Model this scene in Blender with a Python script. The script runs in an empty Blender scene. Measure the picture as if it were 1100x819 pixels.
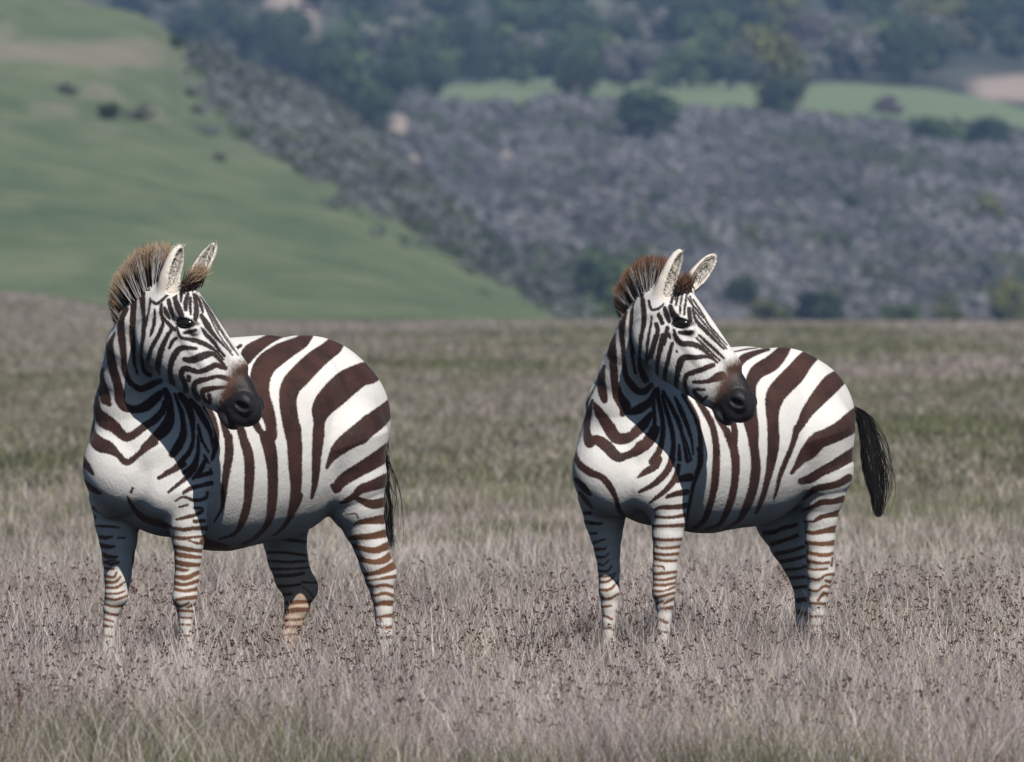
import bpy, math, random
import numpy as np
from mathutils import Vector

rng = np.random.default_rng(7)
random.seed(7)
S = bpy.context.scene
COL = S.collection

# ------------------------------------------------------------------ camera
F = 12222.0                 # focal length in photo pixels (400 mm on 36 mm)
HC, VH = 1.55, 284.0        # camera height, horizon row
D1, D2 = 42.0, 42.45        # distance of the two zebras
PITCH = (409.5 - VH) / F
cam = bpy.data.cameras.new('camera'); cam_o = bpy.data.objects.new('camera', cam)
COL.objects.link(cam_o); S.camera = cam_o
cam.lens = 400; cam.sensor_width = 36; cam.clip_start = 0.5; cam.clip_end = 20000
cam_o.location = (0, 0, HC); cam_o.rotation_euler = (math.radians(90) - PITCH, 0, 0)
cam.dof.use_dof = True; cam.dof.focus_distance = 41.9; cam.dof.aperture_fstop = 9.8
cam.dof.aperture_blades = 0

# ------------------------------------------------------------------ light
SUN_EL, SUN_AZ = math.radians(48), math.radians(23)     # azimuth: to the right of straight behind the camera
sd = Vector((math.sin(SUN_AZ) * math.cos(SUN_EL), -math.cos(SUN_AZ) * math.cos(SUN_EL), math.sin(SUN_EL)))
sun = bpy.data.lights.new('sun', 'SUN'); sun.energy = 5.0; sun.angle = math.radians(0.53); sun.color = (1.0, 0.965, 0.91)
sun_o = bpy.data.objects.new('sun', sun); COL.objects.link(sun_o)
sun_o.rotation_euler = sd.to_track_quat('Z', 'Y').to_euler(); sun_o.location = (0, -20, 60)
W = bpy.data.worlds.new('World'); S.world = W; W.use_nodes = True
wn = W.node_tree.nodes; sky = wn.new('ShaderNodeTexSky'); sky.sky_type = 'NISHITA'; sky.sun_disc = False
sky.sun_elevation = SUN_EL; sky.dust_density = 0.3; sky.ozone_density = 4.0; sky.sun_rotation = math.pi - SUN_AZ
W.node_tree.links.new(sky.outputs[0], wn['Background'].inputs[0]); wn['Background'].inputs[1].default_value = 0.05
S.view_settings.view_transform = 'Standard'; S.view_settings.look = 'None'
S.view_settings.gamma = 1; S.view_settings.use_curve_mapping = False; S.view_settings.exposure = 0.35
S.cycles.max_bounces = 4; S.cycles.diffuse_bounces = 0; S.cycles.transparent_max_bounces = 6; S.cycles.volume_bounces = 0

# ------------------------------------------------------------------ helpers
cp, sp = math.cos(PITCH), math.sin(PITCH)
def unproj(u, v, y):
    """point seen at photo pixel (u,v) that stands at world distance y"""
    dx = (u - 550.0) / F; dz = -(v - 409.5) / F
    wy = cp + dz * sp; wz = -sp + dz * cp
    t = y / wy
    return np.stack(np.broadcast_arrays(dx * t, y + 0 * t, HC + wz * t), -1)
def proj(P):
    X, Y, Z = P[:, 0], P[:, 1], P[:, 2] - HC
    d = Y * cp - Z * sp; e = Y * sp + Z * cp
    return 550 + F * X / d, 409.5 - F * e / d

def tag(o, label=None, cat=None, group=None, kind=None):
    if label: o['label'] = label
    if cat: o['category'] = cat
    if group: o['group'] = group
    if kind: o['kind'] = kind
    return o

def mesh_from(name, V, quads=None, tris=None, smooth=True):
    me = bpy.data.meshes.new(name)
    V = np.asarray(V, np.float32); n4 = 0 if quads is None else len(quads); n3 = 0 if tris is None else len(tris)
    idx = []; 
    if n4: idx.append(np.asarray(quads, np.int32).ravel())
    if n3: idx.append(np.asarray(tris, np.int32).ravel())
    idx = np.concatenate(idx)
    st = np.concatenate([np.arange(n4) * 4, n4 * 4 + np.arange(n3) * 3]).astype(np.int32)
    me.vertices.add(len(V)); me.vertices.foreach_set('co', V.ravel())
    me.loops.add(len(idx)); me.loops.foreach_set('vertex_index', idx)
    me.polygons.add(n4 + n3); me.polygons.foreach_set('loop_start', st)
    me.update(calc_edges=True); me.validate()
    me.polygons.foreach_set('use_smooth', np.full(len(me.polygons), smooth))
    return me
def fattr(me, name, a):
    at = me.attributes.new(name, 'FLOAT', 'POINT'); at.data.foreach_set('value', np.asarray(a, np.float32))
def cattr(me, name, a):
    at = me.attributes.new(name, 'FLOAT_COLOR', 'POINT')
    a = np.asarray(a, np.float32); a = np.concatenate([a, np.ones((len(a), 1), np.float32)], 1)
    at.data.foreach_set('color', a.ravel())
def obj(name, me, mat=None, parent=None):
    o = bpy.data.objects.new(name, me); COL.objects.link(o)
    if mat and not me.materials: me.materials.append(mat)
    if parent: o.parent = parent
    return o
def sstep(a, b, x):
    t = np.clip((np.asarray(x, float) - a) / (b - a), 0, 1); return t * t * (3 - 2 * t)

class NT:
    """small node-tree writer"""
    def __init__(s, name):
        s.m = bpy.data.materials.new(name); s.m.use_nodes = True; s.t = s.m.node_tree
        s.b = s.t.nodes['Principled BSDF']; s.o = s.t.nodes['Material Output']
    def n(s, typ, **kw):
        nd = s.t.nodes.new('ShaderNode' + typ)
        for k, v in kw.items(): setattr(nd, k, v)
        return nd
    def l(s, a, b): s.t.links.new(a, b)
    def put(s, sock, v):
        if hasattr(v, 'is_output'): s.l(v, sock)
        else: sock.default_value = v
    def attr(s, name, col=False):
        a = s.n('Attribute', attribute_name=name); return a.outputs['Color' if col else 'Fac']
    def math(s, op, a, b=0.0, c=0.0):
        m = s.n('Math', operation=op)
        for i, x in enumerate((a, b, c)): s.put(m.inputs[i], x)
        return m.outputs[0]
    def noise(s, scale, detail=3, vec=None, rough=0.5, dist=0.0):
        x = s.n('TexNoise'); x.inputs['Scale'].default_value = scale; x.inputs['Detail'].default_value = detail
        x.inputs['Roughness'].default_value = rough; x.inputs['Distortion'].default_value = dist
        if vec is not None: s.l(vec, x.inputs['Vector'])
        return x.outputs['Fac']
    def coord(s, scale=(1, 1, 1)):
        c = s.n('TexCoord'); m = s.n('Mapping'); m.inputs['Scale'].default_value = scale
        s.l(c.outputs['Object'], m.inputs['Vector']); return m.outputs['Vector']
    def range(s, x, a, b, c=0.0, d=1.0, smooth=True):
        m = s.n('MapRange'); m.interpolation_type = 'SMOOTHSTEP' if smooth else 'LINEAR'
        for i, v in enumerate((x, a, b, c, d)): s.put(m.inputs[i], v)
        return m.outputs[0]
    def mix(s, f, a, b):
        m = s.n('Mix', data_type='RGBA'); s.put(m.inputs['Factor'], f)
        for k, v in ((6, a), (7, b)):
            if hasattr(v, 'is_output'): s.l(v, m.inputs[k])
            else: m.inputs[k].default_value = (*v, 1)
        return m.outputs[2]
    def bump(s, h, strength, dist):
        b = s.n('Bump'); b.inputs['Strength'].default_value = strength; b.inputs['Distance'].default_value = dist
        s.l(h, b.inputs['Height']); s.l(b.outputs[0], s.b.inputs['Normal'])
    def done(s, col, rough=0.8, spec=0.3):
        if hasattr(col, 'is_output'): s.l(col, s.b.inputs['Base Color'])
        else: s.b.inputs['Base Color'].default_value = (*col, 1)
        s.put(s.b.inputs['Roughness'], rough); s.b.inputs['Specular IOR Level'].default_value = spec
        return s.m

def leafy_mat(name, trans=0.25, rough=0.85):
    """matt plant material whose colour is the plant's own colour attribute; light passes through a little"""
    t = NT(name); c = t.attr('col', True); t.done(c, rough, 0.15)
    tr = t.n('BsdfTranslucent'); t.l(c, tr.inputs['Color'])
    mx = t.n('MixShader'); mx.inputs[0].default_value = trans
    t.l(t.b.outputs[0], mx.inputs[1]); t.l(tr.outputs[0], mx.inputs[2]); t.l(mx.outputs[0], t.o.inputs['Surface'])
    return t.m

# value noise on the plane, for placing patches
_tab = rng.random((256, 256))
def vnoise(x, y):
    xi = np.floor(x).astype(int); yi = np.floor(y).astype(int); fx = x - xi; fy = y - yi
    fx = fx * fx * (3 - 2 * fx); fy = fy * fy * (3 - 2 * fy)
    g = lambda a, b: _tab[a & 255, b & 255]
    return (g(xi, yi) * (1 - fx) + g(xi + 1, yi) * fx) * (1 - fy) + (g(xi, yi + 1) * (1 - fx) + g(xi + 1, yi + 1) * fx) * fy
def fbm(x, y, o=4):
    s = 0; a = 0.5; n = 0
    for i in range(o): s = s + a * vnoise(x * 2 ** i + 17.3 * i, y * 2 ** i + 5.1 * i); n += a; a *= 0.5
    return s / n

# ================================================================== TERRAIN
def ground_z(x, y):
    x = np.asarray(x, float); y = np.asarray(y, float)
    z = -4.5 * sstep(304, 410, y)
    z = z + 0.75 * sstep(-7.5, -14, x * 300 / np.maximum(y, 60)) * sstep(200, 290, y) * (1 - sstep(320, 400, y))
    z = z + 0.10 * (fbm(x * 0.05 + 40, y * 0.02 + 3, 3) - 0.5) * sstep(70, 140, y)
    return z
def greenness(x, y):
    """0 = dry grey meadow, 1 = fresh green patch"""
    n = fbm(x * 0.16 + 9.0, y * 0.045 + 2.0, 4)
    g = sstep(0.50, 0.68, n)
    # green lane behind the animals
    g = np.maximum(g, 0.40 * sstep(0.40, 0.62, fbm(x * 0.35 + 70, y * 0.08 + 31, 3)) * sstep(52, 60, y) * (1 - sstep(78, 95, y)))
    g = np.maximum(g, 0.6 * sstep(0.42, 0.62, fbm(x * 0.22 + 170, y * 0.05 + 131, 3)) * sstep(105, 125, y) * (1 - sstep(165, 200, y)))
    for (cx, cy, rx, ry, k) in ((4.2, 107, 2.2, 10, 1.0), (-3.6, 88, 1.0, 7, .9), (2.7, 72, 1.0, 4, .8), (-9, 150, 3, 14, .8), (-2.0, 62, .6, 3, .5)):
        g = np.maximum(g, k * np.exp(-((x - cx) / rx) ** 2 - ((y - cy) / ry) ** 2) * (0.5 + n))
    return g

def grid_mesh(name, U, R, fn):
    """polar sheet: columns follow bearings U (photo columns), rows distances R; fn gives heights"""
    uu, rr = np.meshgrid(U, R)
    x = (uu - 550) / F * rr; z = fn(uu, rr, x)
    V = np.stack([x, rr, z], -1).reshape(-1, 3)
    nu, nr = len(U), len(R)
    i = (np.arange(nr - 1)[:, None] * nu + np.arange(nu - 1)[None, :]).ravel()
    return mesh_from(name, V, np.stack([i, i + 1, i + nu + 1, i + nu], 1)), uu.ravel(), rr.ravel(), V

# ---- meadow: one sheet out to the horizon
xs = np.concatenate([np.linspace(-2400, -200, 18), np.linspace(-180, -42, 16), np.linspace(-40, 40, 121), np.linspace(42, 180, 16), np.linspace(200, 2400, 18)])
ys = np.concatenate([np.linspace(-300, 20, 12), np.linspace(25, 120, 96), np.linspace(123, 440, 110), np.geomspace(460, 3600, 24)])
XX, YY = np.meshgrid(xs, ys)
GV = np.stack([XX, YY, ground_z(XX, YY)], -1).reshape(-1, 3)
ii = (np.arange(len(ys) - 1)[:, None] * len(xs) + np.arange(len(xs) - 1)[None, :]).ravel()
gm = mesh_from('meadow', GV, np.stack([ii, ii + 1, ii + len(xs) + 1, ii + len(xs)], 1))
fattr(gm, 'green', greenness(GV[:, 0], GV[:, 1]))
t = NT('meadow_soil'); co = t.coord(); co2 = t.coord((1, 0.35, 1))
n1 = t.noise(0.9, 6, co2, 0.65); n2 = t.noise(14, 4, co, 0.6)
dry = t.mix(t.range(n1, 0.3, 0.7), (0.170, 0.140, 0.118), (0.260, 0.220, 0.195))
grn = t.mix(n1, (0.070, 0.085, 0.036), (0.125, 0.140, 0.065))
gcol = t.mix(t.range(t.math('ADD', t.attr('green'), t.math('MULTIPLY', t.math('SUBTRACT', n1, 0.5), 0.6)), 0.25, 0.85), dry, grn)
gcol = t.mix(t.math('MULTIPLY', n2, 0.45), gcol, (0.075, 0.062, 0.052))
t.bump(n2, 0.5, 0.05); soil = t.done(gcol, 0.95, 0.1)
tag(obj('meadow', gm, soil), 'grey dry meadow with green patches', None, None, 'structure')

# ---- green hill on the left
RU = [-900, -300, 0, 80, 150, 175, 195, 240, 277, 328, 363, 402, 450, 500, 550, 600, 640, 680, 720]
RV = [-260, -75, -22, 0, 15, 30, 48, 64, 84, 100, 122, 152, 192, 238, 280, 322, 346, 366, 390]
def brush_line(u): return np.interp(u, [150, 200, 235, 260, 310, 350, 400, 450, 500, 545, 610, 700], [0, 58, 112, 148, 173, 195, 225, 250, 280, 302, 340, 380])
def hill_z(uu, rr, x):
    vr = np.interp(uu, RU, RV); top = 690.0
    tt = np.clip((rr - 345) / (top - 345), 0, 1)
    v = 352 + (vr - 352) * (1 - (1 - tt) ** 1.25)
    v = v + 2.5 * (fbm(x * 0.06 + 5, rr * 0.03, 3) - 0.5)
    z = HC + (VH - v) / F * rr
    back = sstep(690, 860, rr); z = z - back * (z + 12)
    z = np.where(rr < 340, z - 6, z)
    return np.where(vr > 352, np.minimum(z, -6 - (vr - 352) * .05), z)
HU = np.concatenate([np.linspace(-8000, -950, 50), np.linspace(-900, -60, 40), np.linspace(-50, 690, 150)])
HR = np.concatenate([[325, 338], np.linspace(345, 690, 130), np.linspace(694, 860, 22)])
hm, hu, hr_, HV = grid_mesh('grassy_hill', HU, HR, hill_z)
pu, pv = proj(HV)
bn_ = 14 * (fbm(pu * .025 + 4, pv * .06, 4) - .5)
band = 0.6 * sstep(36, 52, pv + bn_) * (1 - sstep(60, 74, pv - pu * .02 + bn_)) * (1 - sstep(130, 205, pu + 2 * bn_))
band = np.maximum(band, 0.35 * sstep(0.52, 0.7, fbm(pu * 0.018 + 3, pv * 0.05 + 8)) * (1 - sstep(110, 170, pv)))
band = np.maximum(band, 0.45 * sstep(0.5, .7, fbm(pu * .06 + 3, pv * .09)) * sstep(190, 235, pu) * (1 - sstep(70, 140, pv)))
fattr(hm, 'tan', band * (hr_ <= 690))
fattr(hm, 'scrubby', np.maximum(sstep(6, -10, pv - brush_line(pu) + 26 * (fbm(pu * .06, pv * .06, 3) - .5)) * sstep(205, 225, pu), 0.8 * sstep(0.52, 0.66, fbm(pu * .05 + 31, pv * .07 + 1)) * sstep(170, 240, pu - (pv - 110) * 1.2) * (1 - sstep(150, 190, pv)) * sstep(45, 75, pv)))
t = NT('hill_grass'); co = t.coord((1, 0.25, 1)); n1 = t.noise(0.10, 5, co, 0.6); n2 = t.noise(0.9, 5, co, 0.65)
a = t.mix(t.range(n1, 0.3, 0.7), (0.068, 0.098, 0.054), (0.124, 0.148, 0.086))
a = t.mix(t.math('MULTIPLY', n2, 0.5), a, (0.085, 0.105, 0.055))
a = t.mix(t.math('MULTIPLY', t.range(t.noise(0.30, 5, co, 0.65, 0.6), .42, .62), 0.45), a, (0.048, 0.078, 0.040))
a = t.mix(t.math('MULTIPLY', t.range(t.noise(0.22, 4, t.coord((1, 0.5, 2.5)), 0.6), .52, .66), 0.30), a, (0.185, 0.185, 0.115))
a = t.mix(t.math('MULTIPLY', t.attr('tan'), 0.9), a, (0.24, 0.19, 0.16))
a = t.mix(t.math('MULTIPLY', t.attr('scrubby'), 0.85), a, t.mix(n2, (0.075, 0.070, 0.070), (0.150, 0.135, 0.135)))
t.bump(n2, 0.4, 0.4); hgm = t.done(a, 0.95, 0.1)
tag(obj('grassy_hill', hm, hgm), 'smooth green hill on the left', None, None, 'structure')

# ---- scrub hillside, terrace and wooded slope behind
def vfront(u): return np.interp(u, [-900, 380, 480, 600, 760, 870, 960, 1030, 1100, 1500, 2200], [110, 100, 116, 112, 121, 126, 136, 142, 152, 190, 210])
def vback(u): return np.interp(u, [-900, 380, 480, 600, 740, 900, 1000, 1060, 1100, 1500, 2200], [96, 88, 91, 87, 89, 91, 98, 108, 120, 160, 180])
def slope_v(uu, rr):
    a = np.clip((rr - 760) / 390, 0, 1); b = np.clip((rr - 1150) / 160, 0, 1); c = np.clip((rr - 1310) / 1000, 0, 1)
    vf, vb = vfront(uu), vback(uu)
    return np.where(rr < 1150, 352 + (vf - 352) * a ** 0.9, np.where(rr < 1310, vf + (vb - vf) * b, vb + (-230 - vb) * c ** 0.85))
def slope_z(uu, rr, x):
    z = HC + (VH - slope_v(uu, rr)) / F * rr
    z = z + 2.2 * (fbm(x * 0.035 + 50, rr * 0.012, 4) - 0.5) * sstep(770, 850, rr) * (1 - sstep(1120, 1150, rr) * (1 - sstep(1310, 1360, rr)))
    return np.where(rr < 755, -9.0, z)
SU = np.concatenate([np.linspace(-9000, -950, 60), np.linspace(-900, -40, 36), np.linspace(-30, 1130, 200), np.linspace(1150, 2200, 36), np.linspace(2250, 10000, 60)])
SR = np.concatenate([[720, 750], np.linspace(760, 1310, 150), np.linspace(1316, 2310, 90)])
sm_, su_, sr_, SV = grid_mesh('scrub_hillside', SU, SR, slope_z)
terr = ((sr_ > 1148) & (sr_ < 1312)).astype(float) * sstep(455, 490, su_)
fattr(sm_, 'terrace', terr)
pv = slope_v(su_, sr_)
tan = sstep(1030, 1060, su_) * sstep(76, 84, pv) * (1 - sstep(104, 112, pv)) * (sr_ > 1310)
tan = np.maximum(tan, sstep(275, 300, su_) * (1 - sstep(330, 350, su_)) * (1 - sstep(38, 50, pv)) * sstep(-40, -10, pv))
for (cu, cv, ru, rv_) in ((430, 138, 14, 16), (445, 172, 9, 10), (545, 165, 9, 6), (845, 187, 8, 5), (770, 122, 14, 7), (640, 176, 10, 5), (870, 128, 9, 5), (250, 105, 30, 8), (262, 130, 14, 8)):
    tan = np.maximum(tan, 1 - sstep(0.6, 1.1, np.hypot((su_ - cu) / ru, (pv - cv) / rv_)))
fattr(sm_, 'tan', tan)
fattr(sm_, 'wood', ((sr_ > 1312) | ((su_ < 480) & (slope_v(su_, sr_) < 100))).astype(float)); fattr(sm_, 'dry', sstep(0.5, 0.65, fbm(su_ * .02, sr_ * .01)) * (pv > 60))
t = NT('scrub_ground'); co = t.coord((1, 0.3, 1)); n1 = t.noise(0.12, 6, co, 0.65); n2 = t.noise(1.2, 4, co, 0.6)
a = t.mix(t.range(n1, 0.3, 0.7), (0.060, 0.060, 0.058), (0.125, 0.118, 0.122))
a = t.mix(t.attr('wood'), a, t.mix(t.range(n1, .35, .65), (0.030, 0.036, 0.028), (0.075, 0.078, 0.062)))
a = t.mix(t.attr('terrace'), a, t.mix(n1, (0.105, 0.150, 0.075), (0.165, 0.195, 0.110)))
a = t.mix(t.math('MULTIPLY', t.attr('tan'), 0.85), a, (0.33, 0.26, 0.22))
t.bump(n2, 0.6, 0.5); sgm = t.done(a, 0.95, 0.1)
tag(obj('scrub_hillside', sm_, sgm), 'scrub covered hillside with a green terrace', None, None, 'structure')
def slope_point(u, v):
    """ground point of the far hillside seen at photo pixel (u,v)"""
    R = np.linspace(765, 2300, 600); vv = slope_v(np.full_like(R, u), R)
    r = np.interp(-v, -vv, R); x = (u - 550) / F * r
    return np.array([x, r, slope_z(np.array([u]), np.array([r]), np.array([x]))[0]])

# ================================================================== FAR PLANTS
def clump_cards(n, rad, size, squash=0.8, centre=(0, 0, 0), seed=0, up=0.3):
    """n small leaf sprays scattered through a lumpy volume; returns verts, quads, a 0..1 tint per vertex"""
    r = np.random.default_rng(seed)
    d = r.normal(size=(n, 3)); d /= np.linalg.norm(d, axis=1)[:, None]
    rr = rad * (0.45 + 0.55 * r.random(n) ** 0.5)
    lump = 0.80 + 0.45 * np.sin(3.1 * d[:, 0] * 2 + seed) * np.sin(2.7 * d[:, 1] * 2 + 2 * seed) * np.cos(2.3 * d[:, 2] * 2 + seed)
    c = d * (rr * lump)[:, None] * np.array([1, 1, squash]) + np.array(centre)
    nrm = d + r.normal(size=(n, 3)) * 0.7 + np.array([0, 0, up]); nrm /= np.linalg.norm(nrm, axis=1)[:, None]
    a = np.cross(nrm, r.normal(size=(n, 3))); a /= np.linalg.norm(a, axis=1)[:, None]; b = np.cross(nrm, a)
    s = size * (0.6 + 0.8 * r.random(n))[:, None]
    V = np.stack([c - a * s, c - b * s * 0.7, c + a * s, c + b * s * 0.7], 1).reshape(-1, 3)
    q = np.arange(n * 4).reshape(-1, 4)
    return V, q, np.repeat(r.random(n), 4)

far_leaf = leafy_mat('oak_leaves', 0.35)
t = NT('oak_bark'); n1 = t.noise(6, 4, t.coord((3, 3, 1))); bark = t.done(t.mix(n1, (0.05, 0.042, 0.036), (0.14, 0.12, 0.10)), 0.95, 0.1)

def crown_mesh(seed, lo, hi, nl=9, w=1.0, h=1.0, cards=170):
    """uneven crown about one unit wide: several leafy boughs of different size"""
    r = np.random.default_rng(seed); Vs, Q, C = [], [], []; off = 0
    for i in range(nl):
        a = r.random() * 6.283; rad = 0.30 * math.sqrt(r.random())
        c = (w * rad * math.cos(a), w * rad * math.sin(a), h * (0.20 + 0.50 * r.random() * (1.1 - rad)))
        br = (0.17 + 0.13 * r.random()) * (w + h) / 2
        V, q, tn = clump_cards(cards, br, 0.040, 0.85, c, seed * 31 + i)
        k = np.clip(0.75 * r.random() + 0.45 * tn - .1, 0, 1)
        Vs.append(V); Q.append(q + off); off += len(V); C.append(np.outer(1 - k, lo) + np.outer(k, hi))
    V = np.concatenate(Vs); V[:, 2] = np.maximum(V[:, 2], 0.02)
    me = mesh_from('crown', V, np.concatenate(Q), smooth=False); cattr(me, 'col', np.concatenate(C)); me.materials.append(far_leaf)
    return me
def tube(P, R, n=6):
    P = np.asarray(P, float); V = []
    for i, p in enumerate(P):
        d = P[min(i + 1, len(P) - 1)] - P[max(i - 1, 0)]; d = d / np.linalg.norm(d)
        a = np.cross(d, [0.3, 0.9, 0.1]); a /= np.linalg.norm(a); b = np.cross(d, a)
        th = np.arange(n) * 2 * math.pi / n
        V.append(p + R[i] * (np.outer(np.cos(th), a) + np.outer(np.sin(th), b)))
    q = [(i * n + j, i * n + (j + 1) % n, (i + 1) * n + (j + 1) % n, (i + 1) * n + j) for i in range(len(P) - 1) for j in range(n)]
    return np.concatenate(V), np.array(q)
def trunk_mesh(seed):
    r = np.random.default_rng(seed); Vs, Q = [], []; off = 0
    V, q = tube([(0, 0, -0.06), (0.01, 0, 0.12), (0.02, 0.01, 0.3), (0.0, 0.02, 0.5)], [0.05, 0.035, 0.028, 0.012]); Vs.append(V); Q.append(q); off += len(V)
    for i in range(5):
        a = i * 1.3 + r.random(); e = np.array([0.25 * math.cos(a), 0.25 * math.sin(a), 0.40 + 0.2 * r.random()])
        V, q = tube([(0.01, 0, 0.18), e * 0.5 + [0, 0, 0.05], e], [0.022, 0.014, 0.006]); Vs.append(V); Q.append(q + off); off += len(V)
    me = mesh_from('trunk', np.concatenate(Vs), np.concatenate(Q)); me.materials.append(bark); return me

TONES = {'dark': ((0.012, 0.024, 0.016), (0.075, 0.108, 0.052)), 'green': ((0.045, 0.080, 0.034), (0.135, 0.180, 0.070)),
         'olive': ((0.075, 0.086, 0.030), (0.20, 0.195, 0.065)), 'grey': ((0.080, 0.082, 0.075), (0.22, 0.205, 0.195)), 'purple': ((0.080, 0.064, 0.070), (0.17, 0.135, 0.15)), 'ash': ((0.120, 0.130, 0.105), (0.26, 0.26, 0.215))}
CROWNS = {}
for j, (k, (lo, hi)) in enumerate(TONES.items()):
    for s_ in range(3 if k in ('dark', 'green') else 2):
        CROWNS[k, s_] = crown_mesh(10 * j + s_ + 1, np.array(lo) * 1.05, np.array(hi) * 1.2, 10)
TRUNKS = [trunk_mesh(3), trunk_mesh(8)]
def plant(name, p, w, h, tone, label, cat, group=None, trunk=True, rz=None):
    o = bpy.data.objects.new(name, None); COL.objects.link(o); o.location = p
    o.rotation_euler = (0, 0, random.random() * 6.28 if rz is None else rz); o.empty_display_size = 0.5
    tag(o, label, cat, group)
    ks = [k for k in CROWNS if k[0] == tone]
    c = bpy.data.objects.new('crown' if trunk else 'foliage', CROWNS[random.choice(ks)]); COL.objects.link(c); c.parent = o
    c.scale = (w * 1.05, w * 1.05, h * 1.12); c.location = (0, 0, 0 if trunk else -0.12 * h)
    k = bpy.data.objects.new('trunk' if trunk else 'stem', random.choice(TRUNKS)); COL.objects.link(k); k.parent = o
    k.scale = (w, w, h * (0.95 if trunk else .7))
    return o
CLEAR = []
def on_slope(name, u0, u1, v0, v1, tone, label, cat, trunk=True, group=None):
    p = slope_point((u0 + u1) / 2, v1); s = p[1] / F
    if name == 'round_bush': CLEAR.append((u0, u1, p[1]))
    return plant(name, p, (u1 - u0) * s, (v1 - v0) * s, tone, label, cat, group, trunk)

on_slope('oak_tree', 628, 736, 76, 152, 'dark', 'broad dark rounded oak standing in front of the green terrace', 'tree')
on_slope('oak_tree', 592, 645, 34, 118, 'dark', 'dark oak on the green terrace just left of the broad rounded oak', 'tree')
on_slope('oak_tree', 798, 876, 18, 132, 'olive', 'tall olive topped tree rising across the green terrace', 'tree')
on_slope('oak_tree', 812, 872, 70, 134, 'dark', 'dark lower tree at the foot of the tall olive topped tree', 'tree')
on_slope('round_bush', 966, 1046, 116, 160, 'green', 'wide mid green bush below the right end of the terrace', 'bush', False)
on_slope('round_bush', 1030, 1090, 114, 159, 'dark', 'darker bush beside the wide mid green bush at the right end of the terrace', 'bush', False)
on_slope('round_bush', 935, 972, 97, 122, 'purple', 'small purple brown shrub alone on the green terrace', 'bush', False)
on_slope('round_bush', 600, 706, 240, 342, 'green', 'big dark green bush at the foot of the slope behind the right zebra\'s mane', 'bush', False)
on_slope('round_bush', 770, 816, 276, 330, 'dark', 'narrow dark bush at the foot of the slope right of the right zebra\'s ears', 'bush', False)
on_slope('round_bush', 846, 914, 300, 350, 'dark', 'rounded dark bush at the meadow edge above the right zebra\'s back', 'bush', False)
on_slope('round_bush', 796, 850, 318, 350, 'olive', 'low olive bush left of the rounded dark bush at the meadow edge', 'bush', False)
on_slope('round_bush', 942, 996, 322, 351, 'green', 'low green bush at the meadow edge, left of a smaller pair', 'bush', False)
on_slope('round_bush', 994, 1044, 326, 351, 'olive', 'lowest olive bush at the meadow edge near the right border', 'bush', False)
on_slope('round_bush', 1056, 1116, 292, 351, 'olive', 'tall olive bush at the meadow edge cut by the right border', 'bush', False)
on_slope('round_bush', 1032, 1092, 198, 236, 'olive', 'olive green bush halfway up the scrub slope near the right border', 'bush', False)
on_slope('round_bush', 895, 925, 198, 222, 'dark', 'small dark bush halfway up the scrub slope, left of the olive green one', 'bush', False)
for (u_, v_, w_) in ((705, 218, 34), (560, 160, 30), (742, 262, 30), (905, 262, 36), (985, 262, 30), (835, 236, 26), (620, 215, 26), (1000, 208, 30), (760, 168, 24), (930, 300, 34), (545, 232, 24)):
    on_slope('round_bush', u_ - w_ / 2, u_ + w_ / 2, v_ - w_ * .6, v_, 'dark', 'dark green bush scattered among the grey scrub of the far slope', 'bush', False, 'dark bushes scattered over the scrub slope')
# wedge of dark oaks running down between the green hill and the scrub
for (u, vb, w, h, tn) in ((232, 46, 70, 70, 'dark'), (275, 72, 74, 74, 'dark'), (318, 92, 74, 66, 'dark'), (352, 112, 70, 70, 'dark'), (385, 132, 66, 74, 'dark'), (405, 150, 50, 66, 'dark'),
                          (372, 84, 70, 62, 'green'), (425, 118, 58, 66, 'dark'), (440, 96, 62, 60, 'green'), (468, 108, 50, 50, 'dark'), (475, 84, 54, 66, 'green'), (405, 60, 80, 60, 'dark'), (210, 28, 60, 60, 'dark'), (515, 90, 50, 52, 'dark'), (560, 92, 56, 56, 'green')):
    on_slope('oak_tree', u - w / 2, u + w / 2, vb - h, vb, tn, 'dark oak in the wedge of trees running down beside the green hill', 'tree', True, 'oaks in the dark wedge beside the green hill')
# wood at the top of the picture
cnt = 0
for row, vb in enumerate((92, 82, 70, 54, 36, 16, -6)):
    for u in np.arange(70 + (row % 2) * 20, 1180, 47 + row * 1.2):
        uu_ = u + random.uniform(-14, 14); v_ = vb + random.uniform(-5, 5)
        if uu_ > 990: v_ = min(v_, vback(uu_) - 12 - (row * 10))
        if 275 < uu_ < 345 and v_ < 52: continue
        if uu_ > 1030 and 70 < v_ < 112: continue
        if uu_ < 470 and row < 2: continue
        if uu_ < 80 + max(0, v_) * 2.2: continue
        w_ = random.uniform(56, 92); h_ = random.uniform(46, 76)
        if random.random() < 0.10: continue
        tn = random.choices(['dark', 'green', 'grey', 'olive', 'purple', 'ash'], [5.5, 3, 1.5, .5, .6, 1.5])[0]
        lab = {'dark': 'dark green oak', 'green': 'mid green oak', 'grey': 'grey leafless looking tree', 'olive': 'yellowish olive tree', 'purple': 'purplish bare tree', 'ash': 'pale grey green tree'}[tn] + ' crowded in the wood above the green terrace'
        on_slope('oak_tree', uu_ - w_ / 2, uu_ + w_ / 2, v_ - h_, v_, tn, lab, 'tree', True, {'dark': 'dark green', 'green': 'mid green', 'grey': 'grey', 'olive': 'olive', 'purple': 'purplish', 'ash': 'pale grey green'}[tn] + ' trees of the wood above the terrace')
        cnt += 1
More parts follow.
